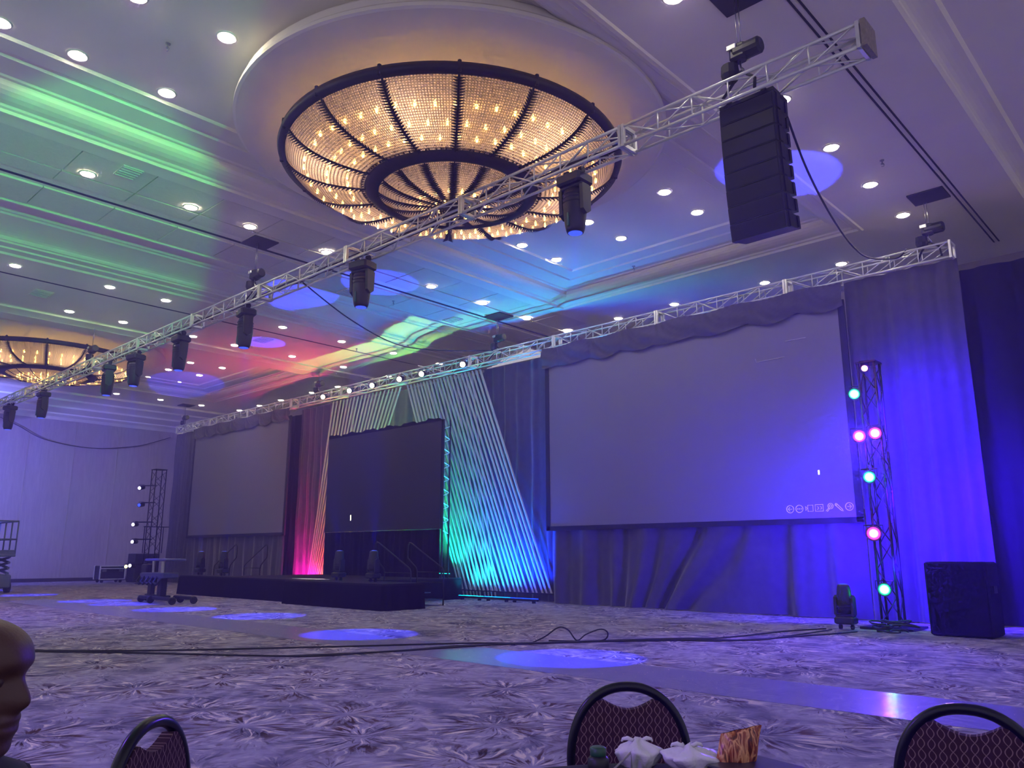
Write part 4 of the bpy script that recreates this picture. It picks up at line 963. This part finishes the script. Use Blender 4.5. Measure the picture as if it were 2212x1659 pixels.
# ================================================================== CHAIRS, TABLE, MAN
def chair(loc, rz, label, group='banquet chairs around the near table'):
    """banquet chair: backrest in local XZ plane facing -Y"""
    r = thing('banquet_chair', label, 'chair', loc, rz, group)
    if 'chair' not in CACHE:
        W2, top, bot = 0.218, 0.905, 0.42
        def arch(w, t, n=28, zc=0.64):
            pts = []
            for k in range(n + 1):
                a = PI * k / n; c, s_ = math.cos(a), math.sin(a)
                pts.append((w * math.copysign(abs(c) ** 0.92, c), zc + (t - zc) * abs(s_) ** 0.92))
            return pts
        fr = arch(W2, top); lower = [(-W2 * 0.97, 0.55), (-W2 * 0.9, 0.44)]
        pts = [(W2 * 0.9, 0.44), (W2 * 0.97, 0.55)] + fr + lower
        frame = MB().path([(p[0], 0.03 * (0.9 - p[1]) * -1, p[1]) for p in pts], 0.0185, 10)
        inner = arch(W2 - 0.014, top - 0.012)
        # upholstery panel with a hand hole: upper edge dips between the points where it leaves the frame
        side = [p for p in inner if abs(p[0]) > 0.105]
        right = [p for p in side if p[0] > 0]; left = [p for p in side if p[0] < 0]
        dip = [(0.095 - 0.19 * k / 10, right[-1][1] - 0.034 * math.sin(PI * k / 10) + 0.001) for k in range(0, 11)]
        panel = [(W2 * 0.88, 0.45)] + right + dip + left + [(-W2 * 0.88, 0.45)]
        pm = MB().prism([(a, c) for a, c in panel], -0.02, 0.02, 'Y')
        seat = MB().rbox((0, -0.24, 0.44), (0.44, 0.46, 0.09), 0.03)
        legs = []
        for sx in (-1, 1):
            legs.append(MB().path([(sx * 0.2, 0.01, 0.46), (sx * 0.21, 0.04, 0.2), (sx * 0.215, 0.08, 0.0)], 0.014, 8).mesh('leg', CHAIRF, True))
            legs.append(MB().path([(sx * 0.2, -0.44, 0.4), (sx * 0.205, -0.45, 0.2), (sx * 0.21, -0.46, 0.0)], 0.014, 8).mesh('leg', CHAIRF, True))
        apron = MB().box((0, -0.24, 0.385), (0.42, 0.44, 0.025))
        CACHE['chair'] = [('back_frame', frame.mesh('back_frame', CHAIRF, True)), ('backrest', pm.mesh('backrest', FABRIC)), ('seat', seat.mesh('seat', FABRIC)), ('seat_frame', apron.mesh('seat_frame', CHAIRF))] + [('leg', l) for l in legs]
    for nm, me in CACHE['chair']: link(nm, me, r)
    return r
def face(p, ang): return ang + PI / 2      # rz so that local -Y points along ang
chair((-1.85, 2.64, 0), math.radians(-52) + PI / 2 + 0.05, 'maroon patterned banquet chair in the middle behind the white bags')
chair((-0.78, 3.02, 0), math.radians(-78) + PI / 2, 'maroon patterned banquet chair cut off at the lower right corner')
chair((-2.52, 1.12, 0), math.radians(37) + PI / 2, 'maroon patterned banquet chair with glossy frame at the lower left')
chair((-1.95, 0.18, 0), math.radians(45) + PI / 2, 'maroon banquet chair that the man at the left edge sits on')
tb = thing('round_table', 'round table with dark cloth at the bottom edge of the picture', 'table', (-0.95, 1.62, 0))
MB().lathe([(0.86, 0.735), (0.88, 0.74), (0.88, 0.748), (0.86, 0.75)], 64).build('table_top', TABLEC, tb)
g = MB(); g.grid(128, 6, lambda u, v: ((0.885 + (0.03 + 0.03 * math.sin(40 * PI * u)) * (1 - v)) * math.cos(2 * PI * u), (0.885 + (0.03 + 0.03 * math.sin(40 * PI * u)) * (1 - v)) * math.sin(2 * PI * u), 0.12 + 0.625 * v)); g.build('table_cloth', TABLEC, tb, True)
MB().lathe([(0.28, 0.0), (0.28, 0.03), (0.05, 0.06), (0.045, 0.7)], 20).build('pedestal', DARK, tb)
def bag(loc, label, w, h, seed, lean):
    rnd = random.Random(seed); g = MB(); n = 36
    ph = [rnd.uniform(0, 6.3) for _ in range(6)]
    def f(u, v):
        a = 2 * PI * u
        prof = (0.75 + 0.5 * math.sin(PI * min(v * 1.1, 1)) ) * (1 - max(0, v - 0.6) * 1.9) if v > 0.6 else 0.8 + 0.35 * math.sin(PI * v * 0.8)
        prof = max(prof, 0.12)
        cr = 1 + 0.10 * math.sin(5 * a + ph[0] + 3 * v) + 0.07 * math.sin(11 * a + ph[1] - 5 * v) + 0.04 * math.sin(19 * a + ph[2])
        return (w / 2 * prof * cr * math.cos(a) + lean * v * h, w / 2.6 * prof * cr * math.sin(a), h * v + 0.008 * math.sin(3 * a + ph[3]) * v)
    g.grid(n, 14, f); k = 14 * (n + 1); g.f.append(tuple(range(k, k + n)))
    r = thing('plastic_bag', label, 'bag', loc, 0.75)
    g.build('bag_body', WHITEP, r, True)
    m = MB()
    for s_ in (-1, 1): m.path([(s_ * 0.012 + lean * h, 0, h * 0.96), (s_ * 0.03 + lean * h, 0.005, h * 1.05), (s_ * 0.045 + lean * h, 0.01, h * 1.0), (s_ * 0.05 + lean * h, 0.01, h * 0.9)], [0.006, 0.007, 0.005, 0.002], 6)
    m.build('tied_handles', WHITEP, r, True)
    return r
bag((-1.53, 2.23, 0.751), 'crumpled white plastic bag in front of the middle chair', 0.125, 0.075, 1, 0.0)
bag((-1.37, 2.31, 0.751), 'white plastic bag leaning beside the snack packet', 0.15, 0.07, 5, -0.35)
sn = thing('snack_packet', 'printed packet of brown pretzel snacks standing on the table', 'packet', (-1.27, 2.36, 0.751), 0.72)
g = MB()
def pk(side):
    def f(u, v):
        x = (u - 0.5) * 0.125; z = 0.115 * v; t = 0.026 * math.sin(PI * u) ** 0.6 * math.sin(PI * min(1, v * 0.98 + 0.01)) ** 0.5
        return (x + 0.03 * v, side * t + 0.004 * math.sin(14 * u + 9 * v), z + 0.026 * (u - 0.2) * v)
    return f
g.grid(16, 14, pk(-1)); g.grid(16, 14, pk(1)); g.build('packet_front', SNACK, sn, True)
lp = thing('closed_laptop', 'black closed laptop lying at the far edge of the table', 'laptop', (-1.12, 2.34, 0.751), math.radians(-12))
MB().rbox((0, 0, 0.011), (0.34, 0.22, 0.02), 0.006).build('base', BLACK, lp); MB().rbox((0, 0, 0.027), (0.34, 0.22, 0.01), 0.004).build('lid', mat('laptop_lid', '#221f2a', 0.35), lp)
bt = thing('capped_bottle', 'small dark bottle with a green cap at the bottom edge', 'bottle', (-1.58, 2.09, 0.751))
MB().lathe([(0.03, 0), (0.033, 0.01), (0.033, 0.035), (0.024, 0.045)], 16).build('bottle_body', BLACK, bt, True); MB().lathe([(0.024, 0.044), (0.025, 0.048), (0.025, 0.066), (0.02, 0.07)], 16).build('cap', GREENCAP, bt, True)
# white-framed tent card beside the bottle
m = MB().path([(0, 0, 0), (0.05, 0.03, 0.055), (0.052, 0.032, 0.0)], 0.004, 5); o = m.build('wire_card_holder', CHROME); o.location = (-1.55, 2.12, 0.751); tag(o, 'thin wire card holder beside the green-capped bottle', 'card holder')

# ---- the man at the left edge: head in profile, looking to the right of the picture
man = thing('person', 'bald man in a dark shirt seated in profile at the left edge', 'person', (-1.7009, 0.4235, -0.0305))
FA = math.radians(46.0)                     # direction he faces in plan
man.rotation_euler = (0, 0, FA)             # local +X = face direction, Y = his left
Z0 = 1.085                                  # chin height
# profile table: z above chin, front x, back x, half width
prof = [(-0.10, 0.015, -0.085, 0.058), (-0.05, 0.02, -0.09, 0.06), (-0.012, 0.045, -0.085, 0.062), (0.0, 0.068, -0.083, 0.058), (0.015, 0.078, -0.085, 0.062), (0.03, 0.074, -0.088, 0.066), (0.045, 0.085, -0.09, 0.069), (0.055, 0.081, -0.093, 0.071), (0.065, 0.086, -0.096, 0.072), (0.075, 0.079, -0.098, 0.073),
        (0.088, 0.083, -0.101, 0.074), (0.105, 0.085, -0.104, 0.075), (0.125, 0.082, -0.107, 0.0755), (0.14, 0.084, -0.109, 0.076), (0.155, 0.092, -0.111, 0.0765), (0.172, 0.092, -0.112, 0.077), (0.19, 0.086, -0.111, 0.0765), (0.205, 0.074, -0.106, 0.073), (0.218, 0.056, -0.096, 0.066), (0.228, 0.033, -0.08, 0.054), (0.235, 0.005, -0.055, 0.036), (0.239, -0.02, -0.035, 0.01)]
g = MB(); n = 40; TILT = math.radians(2)
TLT = lambda x, y, z: (x * math.cos(TILT) + (z - Z0) * math.sin(TILT), y, Z0 - x * math.sin(TILT) + (z - Z0) * math.cos(TILT))
nose = {0.075: 0.006, 0.088: 0.031, 0.105: 0.026, 0.125: 0.014, 0.14: 0.003}
for (z, xf, xb, hw) in prof:
    for k in range(n):
        a = 2 * PI * k / n; c, s_ = math.cos(a), math.sin(a)
        cx = (xf + xb) / 2; rx = (xf - xb) / 2
        x = cx + rx * math.copysign(abs(c) ** 0.85, c); y = hw * math.copysign(abs(s_) ** 0.9, s_)
        if c > 0: x += nose.get(z, 0) * math.exp(-(y / 0.014) ** 2)
        if z in (0.125, 0.14) and c > 0: x -= 0.012 * math.exp(-((abs(y) - 0.032) / 0.014) ** 2)      # eye sockets
        if z in (0.155,) and c > 0: x += 0.003 * math.exp(-((abs(y) - 0.03) / 0.02) ** 2)
        if z in (0.045, 0.065) and c > 0: x += 0.004 * math.exp(-(y / 0.02) ** 2)                      # lips
        ca, sa = math.cos(TILT), math.sin(TILT); w_ = min(1, max(0, (z + 0.1) / 0.1)); g.v.append((x + (x * (ca - 1) + z * sa) * w_, y, Z0 + z + (-x * sa + z * (ca - 1)) * w_))
for k in range(len(prof) - 1):
    for i in range(n): g.f.append((k * n + i, k * n + (i + 1) % n, (k + 1) * n + (i + 1) % n, (k + 1) * n + i))
g.f.append(tuple(range((len(prof) - 1) * n, len(prof) * n)))
body = g.build('body', SKIN, man, True)
sub = body.modifiers.new('round', 'SUBSURF'); sub.levels = 1; sub.render_levels = 2
for s_ in (-1, 1):
    MB().lathe([(0.0005, -0.011), (0.008, -0.008), (0.0115, 0), (0.008, 0.008), (0.0005, 0.011)], 12, TLT(0.060, s_ * 0.032, Z0 + 0.131)).build('eye', mat('eye_lid', '#3d2622', 0.4), man, True)
    e = MB(); e.lathe([(0.002, -0.03), (0.014, -0.024), (0.019, -0.005), (0.02, 0.012), (0.012, 0.028), (0.002, 0.03)], 12, TLT(-0.02, s_ * 0.08, Z0 + 0.11), None, True, 0.95, 0.4); e.build('ear', SKIN, man, True)
    MB().path([TLT(0.084, s_ * 0.014, Z0 + 0.153), TLT(0.080, s_ * 0.032, Z0 + 0.157), TLT(0.063, s_ * 0.052, Z0 + 0.152)], [0.003, 0.004, 0.002], 6).build('eyebrow', mat('brow_hair', '#1a1210', 0.8), man, True)
# shirt: torso, shoulders and arms as one surface
sh = MB(); n = 32
tor = [(0.46, -0.02, 0.15, 0.12), (0.6, -0.02, 0.17, 0.125), (0.78, -0.025, 0.185, 0.13), (0.9, -0.03, 0.2, 0.13), (0.975, -0.035, 0.215, 0.115), (1.01, -0.035, 0.19, 0.095), (1.035, -0.033, 0.12, 0.08), (1.055, -0.032, 0.075, 0.068), (1.075, -0.03, 0.066, 0.062)]
sh.v += [(cx + rx * math.cos(2 * PI * k / n), wy * math.sin(2 * PI * k / n), z) for (z, cx, wy, rx) in tor for k in range(n)]
for k in range(len(tor) - 1):
    for i in range(n): sh.f.append((k * n + i, k * n + (i + 1) % n, (k + 1) * n + (i + 1) % n, (k + 1) * n + i))
for s_ in (-1, 1):
    sh.path([(-0.03, s_ * 0.17, 0.97), (-0.03, s_ * 0.225, 0.9), (-0.01, s_ * 0.245, 0.74), (0.02, s_ * 0.24, 0.64)], [0.055, 0.062, 0.055, 0.05], 12)
o = sh.build('shirt', SHIRT, man, True); o.location = (0.015, 0, 0.03)
cl = MB(); cl.path([(0.03, 0.0, 1.03), (0.0, 0.062, 1.07), (-0.06, 0.06, 1.095), (-0.1, 0.0, 1.1), (-0.06, -0.06, 1.095), (0.0, -0.062, 1.07), (0.03, 0.0, 1.03)], 0.012, 6); o = cl.build('collar', SHIRT, man, True); o.location = (0.02, 0, 0.02)
for s_ in (-1, 1):
    MB().path([(0.02, s_ * 0.24, 0.655), (0.12, s_ * 0.2, 0.6), (0.24, s_ * 0.12, 0.6)], [0.042, 0.036, 0.028], 12).build('forearm', SKIN, man, True)
    hnd = MB(); hnd.rbox((0.29, s_ * 0.1, 0.6), (0.1, 0.08, 0.03), 0.01)
    for q in range(4): hnd.path([(0.33, s_ * 0.1 + 0.02 * (q - 1.5), 0.6), (0.375 + 0.006 * (q in (1, 2)), s_ * 0.1 + 0.02 * (q - 1.5), 0.595), (0.4 + 0.008 * (q in (1, 2)), s_ * 0.1 + 0.02 * (q - 1.5), 0.575)], [0.009, 0.0085, 0.007], 6)
    hnd.path([(0.27, s_ * 0.06, 0.6), (0.3, s_ * 0.035, 0.595), (0.33, s_ * 0.03, 0.585)], [0.011, 0.01, 0.008], 6); hnd.build('hand', SKIN, man, True)
    MB().path([(-0.03, s_ * 0.09, 0.56), (0.2, s_ * 0.11, 0.565), (0.42, s_ * 0.12, 0.53), (0.44, s_ * 0.12, 0.3), (0.42, s_ * 0.12, 0.07)], [0.1, 0.085, 0.065, 0.058, 0.045], 12).build('trouser_leg', SHIRT, man, True)
    MB().rbox((0.47, s_ * 0.12, 0.045), (0.26, 0.09, 0.08), 0.025).build('shoe', RUBBER, man)

# ================================================================== HAZE
hz, nt, nn, ma = nodes_of('room_haze')
for n_ in list(nt.nodes):
    if n_.bl_idname == 'ShaderNodeBsdfPrincipled': nt.nodes.remove(n_)
vs_ = nn('VolumeScatter'); vs_.inputs['Color'].default_value = (0.30, 0.22, 1.0, 1); vs_.inputs['Density'].default_value = 0.012; vs_.inputs['Anisotropy'].default_value = 0.62
nt.links.new(vs_.outputs[0], nt.nodes['Material Output'].inputs['Volume'])
o = box_obj('haze', (-21, 10.0, 4.75), (50.8, 25.9, 9.4), hz); o['kind'] = 'stuff'; o['label'] = 'thin blue theatrical haze filling the room'; o['category'] = 'haze'
